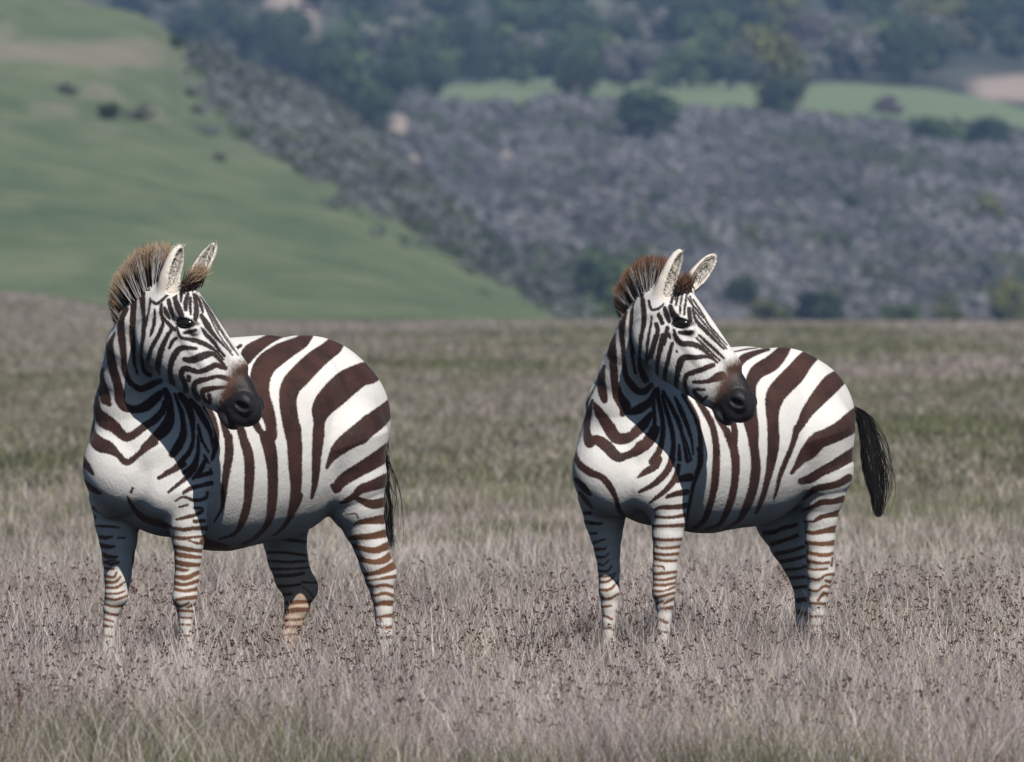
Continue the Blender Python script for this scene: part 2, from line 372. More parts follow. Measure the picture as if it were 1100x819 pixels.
# bushes on the green hill
HRr = np.linspace(346, 689, 500)
def hill_point(u, v):
    x = (u - 550) / F * HRr; z = hill_z(np.full_like(HRr, u), HRr, x); vv = VH - (z - HC) / HRr * F
    r = np.interp(-v, -vv, HRr); i = np.argmin(abs(HRr - r)); return np.array([(u - 550) / F * HRr[i], HRr[i], z[i]])
for (u0, u1, v0, v1, tn, lab) in ((102, 130, 103, 129, 'dark', 'dark bush on the green hill, left of a pair'), (124, 170, 105, 128, 'ash', 'wide greyish bush on the green hill, right of a pair'),
        (57, 87, 82, 101, 'ash', 'purplish grey bush higher on the green hill above the pair'), (226, 246, 158, 173, 'ash', 'small grey bush on the green hill near the scrub edge'),
        (203, 222, 108, 122, 'ash', 'small purplish bush near the top of the green hill by the scrub edge'), (198, 214, 88, 104, 'ash', 'small grey bush just below the dark trees on the green hill'), (176, 200, 30, 52, 'dark', 'dark bush on the ridge of the green hill below the wood')):
    p = hill_point((u0 + u1) / 2, v1); s = p[1] / F
    plant('round_bush', p, (u1 - u0) * s, (v1 - v0) * s, tn, lab, 'bush', None, False)

# low scrub covering the slope: nobody could count it
def scrub():
    r = np.random.default_rng(5); N = 22000
    rr = 762 + 388 * r.random(N); u = np.where(r.random(N) < 0.78, r.uniform(180, 1130, N), r.uniform(-500, 1700, N))
    v = slope_v(u, rr)
    keep = r.random(N) < 0.45 + 0.75 * fbm(u * .02, rr * .015)
    for (a_, b_, r_) in CLEAR: keep &= ~((u > a_ - 4) & (u < b_ + 4) & (rr < r_ + 4) & (rr > r_ - (70 if r_ < 800 else 6)))
    for (cu, cv, ru, rv_) in ((430, 138, 14, 16), (445, 172, 9, 10), (545, 165, 9, 6), (845, 187, 8, 5), (770, 122, 14, 7), (640, 176, 10, 5), (262, 130, 16, 8)):
        keep &= np.hypot((u - cu) / ru, (v - cv) / rv_) > 1
    u, rr = u[keep], rr[keep]; N = len(u); x = (u - 550) / F * rr; z = slope_z(u, rr, x)
    protos = [clump_cards(40, 0.5, 0.125, 0.8, (0, 0, 0.32), 100 + i) for i in range(8)]
    # brush spilling over the upper right edge of the green hill
    M = 13000; hr2 = r.uniform(430, 694, M); hu2 = r.uniform(205, 660, M); hx2 = (hu2 - 550) / F * hr2; hz2 = hill_z(hu2, hr2, hx2)
    hv2 = VH - (hz2 - HC) / hr2 * F; nz_ = 26 * (fbm(hu2 * .06, hv2 * .06, 3) - .5)
    k2 = (hv2 < brush_line(hu2) - 7 - nz_ + r.exponential(5, M)) & (r.random(M) < .85)
    k2 |= (hv2 < 150) & (hu2 < 250) & (hu2 > 205) & (r.random(M) < .10)
    x = np.concatenate([x, hx2[k2]]); rr = np.concatenate([rr, hr2[k2]]); z = np.concatenate([z, hz2[k2]]); u = np.concatenate([u, hu2[k2]]); N = len(x)
    kind = r.integers(0, 8, N); size = (0.7 + 1.7 * r.random(N) ** 2.0) * (0.7 + 0.7 * fbm(x * .11 + 9, rr * .05, 3))
    near = rr < 700; size = np.where(near, size * 0.55, size)
    tone = fbm(x * 0.05 + 80, rr * 0.02 + 4, 4)
    Vs, C = [], []
    lo = np.array([0.070, 0.060, 0.066]); mid = np.array([0.268, 0.260, 0.268]); gr = np.array([0.125, 0.145, 0.085]); pk = np.array([0.29, 0.27, 0.275])
    for k in range(8):
        s = np.where(kind == k)[0]; V, q, tn = protos[k]
        P = V[None] * (size[s][:, None, None] * np.array([1.15, 1.15, 0.9])) + np.stack([x[s], rr[s], z[s] - 0.1], 1)[:, None]
        rnd = r.random(len(s))
        base = np.where((tone[s] > 0.62)[:, None] & (rnd < 0.6)[:, None], gr, np.where((rnd > 0.9)[:, None], pk, np.where((rnd < 0.12)[:, None], gr, mid * ((0.74 + 0.26 * r.random(len(s))) * (0.72 + 0.6 * sstep(.3, .7, fbm(x[s] * .13 + 33, rr[s] * .045 + 7, 3))))[:, None])))
        base = np.where(near[s][:, None], base * np.array([0.86, 0.96, 0.90]), base)
        c = base[:, None] * (0.8 + 0.4 * tn)[None, :, None]
        Vs.append(P.reshape(-1, 3)); C.append(c.reshape(-1, 3))
    V = np.concatenate(Vs); me = mesh_from('scrub', V, np.arange(len(V)).reshape(-1, 4), smooth=False); cattr(me, 'col', np.concatenate(C))
    tag(obj('scrub', me, leafy_mat('scrub_twigs', 0.5)), 'low grey purple scrub covering the far slope', None, None, 'stuff')
scrub()

# ================================================================== AIR
def haze():
    lo, hi = np.array([-2500, -350, -14.0]), np.array([2500, 3700, 135.0])
    V = [[(lo, hi)[a][0], (lo, hi)[b][1], (lo, hi)[c][2]] for a in (0, 1) for b in (0, 1) for c in (0, 1)]
    q = [(0, 1, 3, 2), (4, 6, 7, 5), (0, 4, 5, 1), (2, 3, 7, 6), (0, 2, 6, 4), (1, 5, 7, 3)]
    me = mesh_from('haze', V, q, smooth=False)
    m = bpy.data.materials.new('valley_air'); m.use_nodes = True; nt = m.node_tree; nt.nodes.remove(nt.nodes['Principled BSDF'])
    v = nt.nodes.new('ShaderNodeVolumePrincipled'); v.inputs['Color'].default_value = (0.42, 0.64, 1.0, 1); v.inputs['Density'].default_value = 0.00020; v.inputs['Anisotropy'].default_value = 0.1
    nt.links.new(v.outputs[0], nt.nodes['Material Output'].inputs['Volume'])
    tag(obj('haze', me, m), 'thin blue haze filling the valley', None, None, 'stuff')
haze()

# ================================================================== GRASS
def grass():
    r = np.random.default_rng(11)
    Vs, Q, C = [], [], []; off = [0]
    dryp = np.array([[0.33, 0.275, 0.262], [0.42, 0.355, 0.340], [0.24, 0.190, 0.182], [0.60, 0.53, 0.49], [0.36, 0.295, 0.225], [0.14, 0.100, 0.092], [0.48, 0.410, 0.405]]) * 1.14
    grnp = np.array([[0.155, 0.170, 0.080], [0.210, 0.220, 0.110], [0.120, 0.138, 0.065]])
    def add(x, y, h, w, lean, col, segs=3):
        n = len(x); z = ground_z(x, y) - 0.01
        a = r.random(n) * 6.283; ld = np.stack([np.cos(a), np.sin(a)], 1) * lean[:, None]
        yaw = r.normal(0, 0.7, n); side = np.stack([np.cos(yaw), np.sin(yaw)], 1)
        rows = []
        for i in range(segs + 1):
            s = i / segs; px = x + ld[:, 0] * h * s * s; py = y + ld[:, 1] * h * s * s; pz = z + h * s * (1 - 0.25 * lean * lean * s)
            ww = w * (1 - 0.75 * s) * 0.5
            rows.append(np.stack([np.stack([px - side[:, 0] * ww, py - side[:, 1] * ww, pz], 1), np.stack([px + side[:, 0] * ww, py + side[:, 1] * ww, pz], 1)], 1))
        V = np.stack(rows, 1)                     # n, segs+1, 2, 3
        m = 2 * (segs + 1); base = off[0] + np.arange(n) * m
        for i in range(segs):
            Q.append(np.stack([base + 2 * i, base + 2 * i + 1, base + 2 * i + 3, base + 2 * i + 2], 1))
        Vs.append(V.reshape(-1, 3)); off[0] += n * m
        C.append(np.repeat(col, m, 0))
        tip = rows[-1].mean(1); return tip
    def scatter(n, y0, y1, margin=1.6, wide=0.0, p=1.0):
        y = (y0 ** p + (y1 ** p - y0 ** p) * r.random(n)) ** (1 / p); hw = 560 / F * y * margin + wide
        return (2 * r.random(n) - 1) * hw, y
    def colour(x, y, n, gfrac):
        g = greenness(x, y); isg = r.random(n) < gfrac + 0.55 * g
        c = dryp[r.integers(0, len(dryp), n)]; cg = grnp[r.integers(0, 3, n)]
        pal = 0.42 + 1.15 * fbm(x * 1.9 + 3, y * 1.0, 4)
        c = c * (1 - (np.array([0.20, 0.17, 0.27]) * (sstep(47, 62, y) * sstep(.36, .60, fbm(x * .16 + 41, y * .035 + 9, 3)))[:, None]))
        return np.where(isg[:, None], cg, c) * (pal * (0.8 + 0.4 * r.random(n)))[:, None], isg
    # near meadow, stalk by stalk, growing in tussocks
    for (n, y0, y1, w, hs) in ((160000, 33.0, 40.5, 0.0027, 1.0), (160000, 40.5, 52, 0.0031, 1.0), (90000, 52, 78, 0.0048, 0.5)):
        x, y = scatter(n, y0, y1, 1.25, 0.3)
        tn = fbm(x * 2.3 + 11, y * 1.1 + 7, 4)
        keep = r.random(n) < 0.35 + 1.3 * sstep(0.3, 0.7, tn); x, y, tn = x[keep], y[keep], tn[keep]; n_ = len(x)
        h = hs * (0.05 + 0.115 * sstep(0.25, 0.75, tn) + 0.12 * r.random(n_) ** 2)
        gf = 0.08 + 0.52 * (1 - sstep(34.3, 37.2, y)) * sstep(0.42, 0.66, fbm(x * 1.1 + 91, y * .7 + 5, 3)) + 0.35 * sstep(0.58, 0.75, fbm(x * 1.3 + 55, y * .8 + 21, 3)) + 0.18 * sstep(50, 58, y)
        c, isg = colour(x, y, n_, gf)
        h = np.where(isg, h * 0.85, h) * (0.7 + 0.6 * r.random(n_))
        add(x, y, h, w * (0.7 + 0.6 * r.random(n_)), 0.15 + 0.55 * r.random(n_) ** 1.5, c)
    # thinner cover to either side of the picture
    for (n, y0, y1, mg, w, hs, k) in ((150000, 31, 62, 4.2, 0.0042, 0.22, 3), (40000, 14, 33, 3.5, 0.0042, 0.2, 2), (90000, 62, 160, 4.5, 0.012, 0.14, 1), (70000, 150, 325, 4.0, 0.04, 0.12, 1)):
        x, y = scatter(n, y0, y1, mg, 1.0); out = np.abs(x) > 560 / F * y * 1.15; x, y = x[out], y[out]
        c, _ = colour(x, y, len(x), 0.12); add(x, y, hs * (0.35 + 0.85 * r.random(len(x))), np.full(len(x), w), 0.15 + .6 * r.random(len(x)), c, k)
    # pale straws standing above the rest
    x, y = scatter(9000, 33.5, 60, 1.25, 0.3); m_ = len(x)
    add(x, y, 0.14 + 0.20 * r.random(m_), 0.0022 + 0.001 * r.random(m_), 0.1 + 0.8 * r.random(m_) ** 1.5, np.array([0.72, 0.64, 0.57]) * (0.6 + 0.5 * r.random(m_))[:, None], 3)
    # thatch close to the soil
    x, y = scatter(90000, 33, 60, 1.25, 0.3); c, _ = colour(x, y, len(x), 0.12)
    add(x, y, 0.05 + 0.07 * r.random(len(x)), np.full(len(x), 0.005), 0.6 + 0.9 * r.random(len(x)), c * 0.8, 2)
    # far meadow
    x, y = scatter(150000, 78, 150, 1.2, 1.0); c, g = colour(x, y, len(x), 0.28)
    add(x, y, 0.05 + 0.12 * r.random(len(x)) * fbm(x, y * .5), np.full(len(x), 0.012), 0.3 + 0.6 * r.random(len(x)), c * 0.85, 1)
    x, y = scatter(170000, 150, 330, 1.15, 2.0); c, g = colour(x, y, len(x), 0.22)
    add(x, y, 0.03 + 0.13 * r.random(len(x)) * fbm(x * .5, y * .2), np.full(len(x), 0.03), 0.3 + 0.6 * r.random(len(x)), c * 0.85, 1)
    # taller thin stalks with brown seed heads
    n = 9000; x, y = scatter(n, 33.5, 50, 1.25, 0.3); tn = fbm(x * 1.7 + 31, y * 0.9 + 17, 3)
    k = r.random(n) < 0.35 + 0.7 * sstep(0.4, 0.7, tn); x, y = x[k], y[k]; n = len(x)
    h = 0.13 + 0.17 * r.random(n)
    tip = add(x, y, h, np.full(n, 0.0022), 0.15 + 0.45 * r.random(n), np.tile([0.20, 0.155, 0.13], (n, 1)) * (0.7 + 0.6 * r.random(n))[:, None])
    for j in range(5):
        sz = 0.0028 + 0.0036 * r.random(n); o = tip + r.normal(0, 0.0055, (n, 3)) * np.array([1, 1, 0.9])
        ax = r.normal(size=(n, 3)); ax /= np.linalg.norm(ax, axis=1)[:, None]; bx = np.cross(ax, [0.2, 0.9, 0.3])
        V = np.stack([o - ax * sz[:, None], o - bx * sz[:, None] * .7, o + ax * sz[:, None], o + bx * sz[:, None] * .7], 1)
        Q.append(off[0] + np.arange(n * 4).reshape(-1, 4)); off[0] += n * 4; Vs.append(V.reshape(-1, 3))
        C.append(np.repeat(np.array([0.105, 0.046, 0.028]) * (0.6 + 0.9 * r.random(n))[:, None], 4, 0))
    V = np.concatenate(Vs); me = mesh_from('grass', V, np.concatenate(Q), smooth=False); cattr(me, 'col', np.concatenate(C))
    tag(obj('grass', me, leafy_mat('dry_grass', 0.35)), 'dry greyish meadow grass with brown seed heads', 'grass', None, 'stuff')
grass()

# ---- one rusty dried dock stalk in the near corner
def dock_stalk():
    r = np.random.default_rng(4); p = unproj(19.0, 800.0, 35.6); px, py = p[0], p[1]
    o = bpy.data.objects.new('dock_plant', None); COL.objects.link(o); o.location = (px, py, 0); o.empty_display_size = .1
    tag(o, 'rusty brown dried dock stalk standing in the grass at the lower left corner', 'plant')
    lm = leafy_mat('dried_dock', 0.2)
    V, q = tube([(0, 0, 0), (.004, 0, .08), (.002, .003, .16), (.008, .002, .24)], [.0022, .002, .0016, .0008], 6)
    me = mesh_from('stem', V, q); cattr(me, 'col', np.tile([.16, .075, .035], (len(V), 1))); obj('stem', me, lm, o)
    n = 150; h = .09 + .15 * r.random(n); a = r.random(n) * 6.28; rad = .012 * (1.25 - h / .25) + .003
    c = np.stack([np.cos(a) * rad + .005, np.sin(a) * rad, h], 1) + r.normal(0, .002, (n, 3)); d = r.normal(size=(n, 3)); d /= np.linalg.norm(d, axis=1)[:, None]; b = np.cross(d, [.3, .5, .8]); s = (.003 + .003 * r.random(n))[:, None]
    V = np.stack([c - d * s, c - b * s * .6, c + d * s, c + b * s * .6], 1).reshape(-1, 3)
    me = mesh_from('seed_head', V, np.arange(n * 4).reshape(-1, 4), smooth=False); cattr(me, 'col', np.repeat(np.array([.30, .13, .05]) * (.6 + .8 * r.random(n))[:, None], 4, 0)); obj('seed_head', me, lm, o)
dock_stalk()

# ================================================================== ZEBRAS
# ---- signed-distance modelling: every animal is one continuous skin
def unit(v): v = np.asarray(v, float); return v / np.linalg.norm(v)
def smin(a, b, k):
    h = np.clip(0.5 + 0.5 * (b - a) / k, 0, 1); return b * (1 - h) + a * h - k * h * (1 - h)
def smax(a, b, k): return -smin(-a, -b, k)
class Cap:
    def __init__(s, a, b, ra, rb, g, n=None, q=1.0, k=0.04, op='+'):
        s.a, s.b, s.ra, s.rb, s.g, s.k, s.op = np.array(a), np.array(b), ra, rb, g, k, op
        s.n = unit(n) if n is not None else None; s.q = q
    def box(s):
        r = max(s.ra, s.rb) * max(1, s.q); return np.minimum(s.a, s.b) - r, np.maximum(s.a, s.b) + r
    def __call__(s, P):
        d = P - s.a; ba = s.b - s.a
        if s.n is not None:
            f = 1 / s.q - 1; d = d + (d @ s.n * f)[..., None] * s.n; ba = ba + (ba @ s.n) * f * s.n
        t = np.clip(d @ ba / max(ba @ ba, 1e-9), 0, 1); w = d - t[..., None] * ba; L = np.sqrt((w * w).sum(-1)) + 1e-9
        e = L - (s.ra + (s.rb - s.ra) * t)
        if s.n is not None:
            wn = (w @ s.n) / L; e = e / np.sqrt(np.maximum(1 - wn * wn, 0) + (wn / s.q) ** 2)
        return e
class Chain:
    def __init__(s, caps, g, k, ki=0.010): s.caps, s.g, s.k, s.ki, s.op = caps, g, k, ki, '+'
    def box(s):
        b = [c.box() for c in s.caps]; return np.min([x[0] for x in b], 0), np.max([x[1] for x in b], 0)
    def __call__(s, P):
        d = s.caps[0](P)
        for c in s.caps[1:]: d = smin(d, c(P), s.ki)
        return d
class Ell:
    def __init__(s, c, axes, rad, g, k=0.03, op='+'):
        s.c = np.array(c); s.M = np.array([unit(a) for a in axes]).T; s.r = np.array(rad); s.g, s.k, s.op = g, k, op
    def box(s):
        e = np.abs(s.M) @ s.r; return s.c - e, s.c + e
    def __call__(s, P):
        l = (P - s.c) @ s.M / s.r; k0 = np.sqrt((l * l).sum(-1)) + 1e-9; k1 = np.sqrt(((l / s.r) ** 2).sum(-1)) + 1e-9
        return k0 * (k0 - 1) / k1
def field(prims, P):
    d = np.full(P.shape[:-1], 9.0)
    for p in prims:
        e = p(P); d = smin(d, e, p.k) if p.op == '+' else smax(d, -e, p.k)
    return d
def surface(prims, h):
    lo = np.min([p.box()[0] for p in prims if p.op == '+'], 0) - 3 * h; hi = np.max([p.box()[1] for p in prims if p.op == '+'], 0) + 3 * h
    N = np.ceil((hi - lo) / h).astype(int) + 1
    ax = [lo[i] + h * np.arange(N[i]) for i in range(3)]
    D = np.full(N, 1.0, np.float32)
    for p in prims:
        b0, b1 = p.box(); m = p.k + 3 * h
        i0 = np.clip(((b0 - m - lo) / h).astype(int), 0, N - 1); i1 = np.clip(((b1 + m - lo) / h).astype(int) + 2, 1, N)
        sl = tuple(slice(i0[i], i1[i]) for i in range(3))
        for z0 in range(i0[0], i1[0], 64):
            s2 = (slice(z0, min(z0 + 64, i1[0])), sl[1], sl[2])
            P = np.stack(np.meshgrid(ax[0][s2[0]], ax[1][s2[1]], ax[2][s2[2]], indexing='ij'), -1)
            e = p(P); D[s2] = smin(D[s2], e, p.k) if p.op == '+' else smax(D[s2], -e, p.k)
    I = D < 0
    cnt = np.zeros(N - 1, np.int8)
    for a in (0, 1):
        for b in (0, 1):
            for c in (0, 1): cnt += I[a:N[0] - 1 + a, b:N[1] - 1 + b, c:N[2] - 1 + c]
    act = np.argwhere((cnt > 0) & (cnt < 8)); idm = np.full(N - 1, -1, np.int32); idm[tuple(act.T)] = np.arange(len(act))
    acc = np.zeros((len(act), 3)); num = np.zeros(len(act))
    cor = [(a, b, c) for a in (0, 1) for b in (0, 1) for c in (0, 1)]
    cv = {c: D[act[:, 0] + c[0], act[:, 1] + c[1], act[:, 2] + c[2]] for c in cor}
    for c in cor:
        for k in range(3):
            if c[k] == 0:
                c2 = list(c); c2[k] = 1; c2 = tuple(c2); v0, v1 = cv[c], cv[c2]; m = (v0 < 0) != (v1 < 0)
                tt = v0[m] / (v0[m] - v1[m]); p = np.tile(np.array(c, float), (m.sum(), 1)); p[:, k] += tt; acc[m] += p; num[m] += 1
    V = lo + h * (act + acc / num[:, None])
    Q = []
    for k in range(3):
        u, w = (k + 1) % 3, (k + 2) % 3
        A = [slice(1, N[i] - 1) for i in range(3)]; A[k] = slice(0, N[k] - 1); B = list(A); B[k] = slice(1, N[k])
        ia, ib = I[tuple(A)], I[tuple(B)]; e = np.argwhere(ia != ib); ins = ia[tuple(e.T)]
        off = np.array([0 if i == k else 1 for i in range(3)]); e = e + off
        q = []
        for (du, dw) in ((-1, -1), (0, -1), (0, 0), (-1, 0)):
            c = e.copy(); c[:, u] += du; c[:, w] += dw; q.append(idm[tuple(c.T)])
        q = np.stack(q, 1); q[~ins] = q[~ins][:, ::-1]; Q.append(q)
    return V, np.concatenate(Q)
def settle(prims, V, it=2):
    for _ in range(it):
        e = 0.002; d = field(prims, V); g = np.stack([field(prims, V + e * np.eye(3)[i]) - d for i in range(3)], 1) / e
        V = V - (d / np.maximum((g * g).sum(1), 0.2))[:, None] * g
    return V
def laplace(V, Q, it, lam=0.5):
    n = len(V); E = np.concatenate([Q[:, [0, 1]], Q[:, [1, 2]], Q[:, [2, 3]], Q[:, [3, 0]]])
    deg = np.bincount(E.ravel(), minlength=n).astype(float)
    for _ in range(it):
        s = np.stack([np.bincount(E[:, 0], V[E[:, 1], i], n) + np.bincount(E[:, 1], V[E[:, 0], i], n) for i in range(3)], 1)
        V = V + lam * (s / deg[:, None] - V)
    return V
def subdivide(V, Q):
    E = np.sort(np.concatenate([Q[:, [0, 1]], Q[:, [1, 2]], Q[:, [2, 3]], Q[:, [3, 0]]]), 1)
    key = E[:, 0].astype(np.int64) * len(V) + E[:, 1]; uq, inv = np.unique(key, return_inverse=True)
    mid = (V[uq // len(V)] + V[uq % len(V)]) / 2; nq = len(Q); e = inv.reshape(4, nq) + len(V); c = len(V) + len(mid) + np.arange(nq)
    V2 = np.concatenate([V, mid, V[Q].mean(1)])
    return V2, np.concatenate([np.stack([Q[:, i], e[i], c, e[i - 1]], 1) for i in range(4)])

# ---- coat patterns.  (origin x, origin y, scale) of a detail study, then stripes as (x, y, width) runs
HEAD_A = [((180, 290, 8.19), [
 [(75,160,25),(65,250,40),(95,340,55),(120,395,50)], [(130,165,35),(120,220,30),(118,280,15)], [(180,210,25),(160,290,40),(160,350,30)],
 [(200,250,25),(200,330,25),(205,390,15)], [(235,220,30),(255,330,45),(250,400,45),(245,440,35)], [(255,225,20),(290,300,30),(310,370,20)],
 [(295,400,30),(340,470,50),(390,550,40),(450,620,25),(520,690,18),(570,750,12)], [(310,270,14),(350,360,14),(400,470,12),(440,550,10),(500,640,10),(560,720,8)],
 [(345,320,12),(400,430,12),(450,530,8)], [(285,235,11),(350,320,11),(415,425,11),(470,525,10),(550,645,8),(620,750,7)], [(375,370,8),(430,470,8),(500,590,8),(580,705,7)], [(300,510,15),(340,570,35),(400,630,35),(450,700,25),(500,760,18)],
 [(80,500,15),(110,590,25),(180,610,30),(250,625,40),(320,650,40),(390,690,28),(440,730,22),(490,790,15)],
 [(10,270,35),(30,360,40),(55,440,25)], [(0,380,25),(5,420,20)], [(15,690,20),(45,630,30),(80,600,25)], [(150,555,25),(200,545,35),(250,530,25)]]),
 ((180, 360, 8.19), [
 [(250,120,25),(180,115,35),(110,120,50),(55,190,55),(25,280,45),(25,360,45),(45,430,50)], [(150,215,40),(220,220,60),(310,185,65),(390,165,45),(440,200,34),(490,260,26),(515,300,18)],
 [(512,292,34),(470,280,40),(420,265,45),(350,300,45),(270,325,40),(200,305,45),(145,300,50),(120,350,45),(150,420,45),(160,490,45)], [(185,370,40),(185,400,35)],
 [(545,392,36),(510,380,40),(440,365,30),(360,385,35),(280,405,50),(240,430,45),(235,490,45),(270,560,45)], [(552,456,20),(520,460,22),(440,465,30),(350,480,50),(310,495,45),(320,560,35),(370,600,30)],
 [(365,530,35),(375,570,35)]]),
 ((100, 330, 8.19), [
 [(540,20,12),(540,120,25),(520,210,25),(500,260,10)], [(600,0,12),(605,60,25),(615,140,30),(580,240,35),(520,350,35),(490,440,35),(470,500,30)],
 [(640,120,20),(690,190,30),(650,260,35),(600,380,50),(570,520,50),(565,610,40)]]),
 ((110, 255, 8.19), [
 [(520,590,25),(515,680,25),(590,770,30),(640,815,30)], [(545,620,20),(565,670,40),(590,710,25)], [(430,560,20),(480,585,25),(540,540,20),(600,480,20),(650,420,18)], [(372,385,42),(352,440,45),(350,540,50),(360,650,35),(370,760,35)], [(420,540,14),(410,640,16),(390,720,20),(375,770,30)]]),
 ((100, 330, 8.19), [[(450,120,35),(440,260,35),(425,380,25),(430,470,25),(450,560,40)]])]
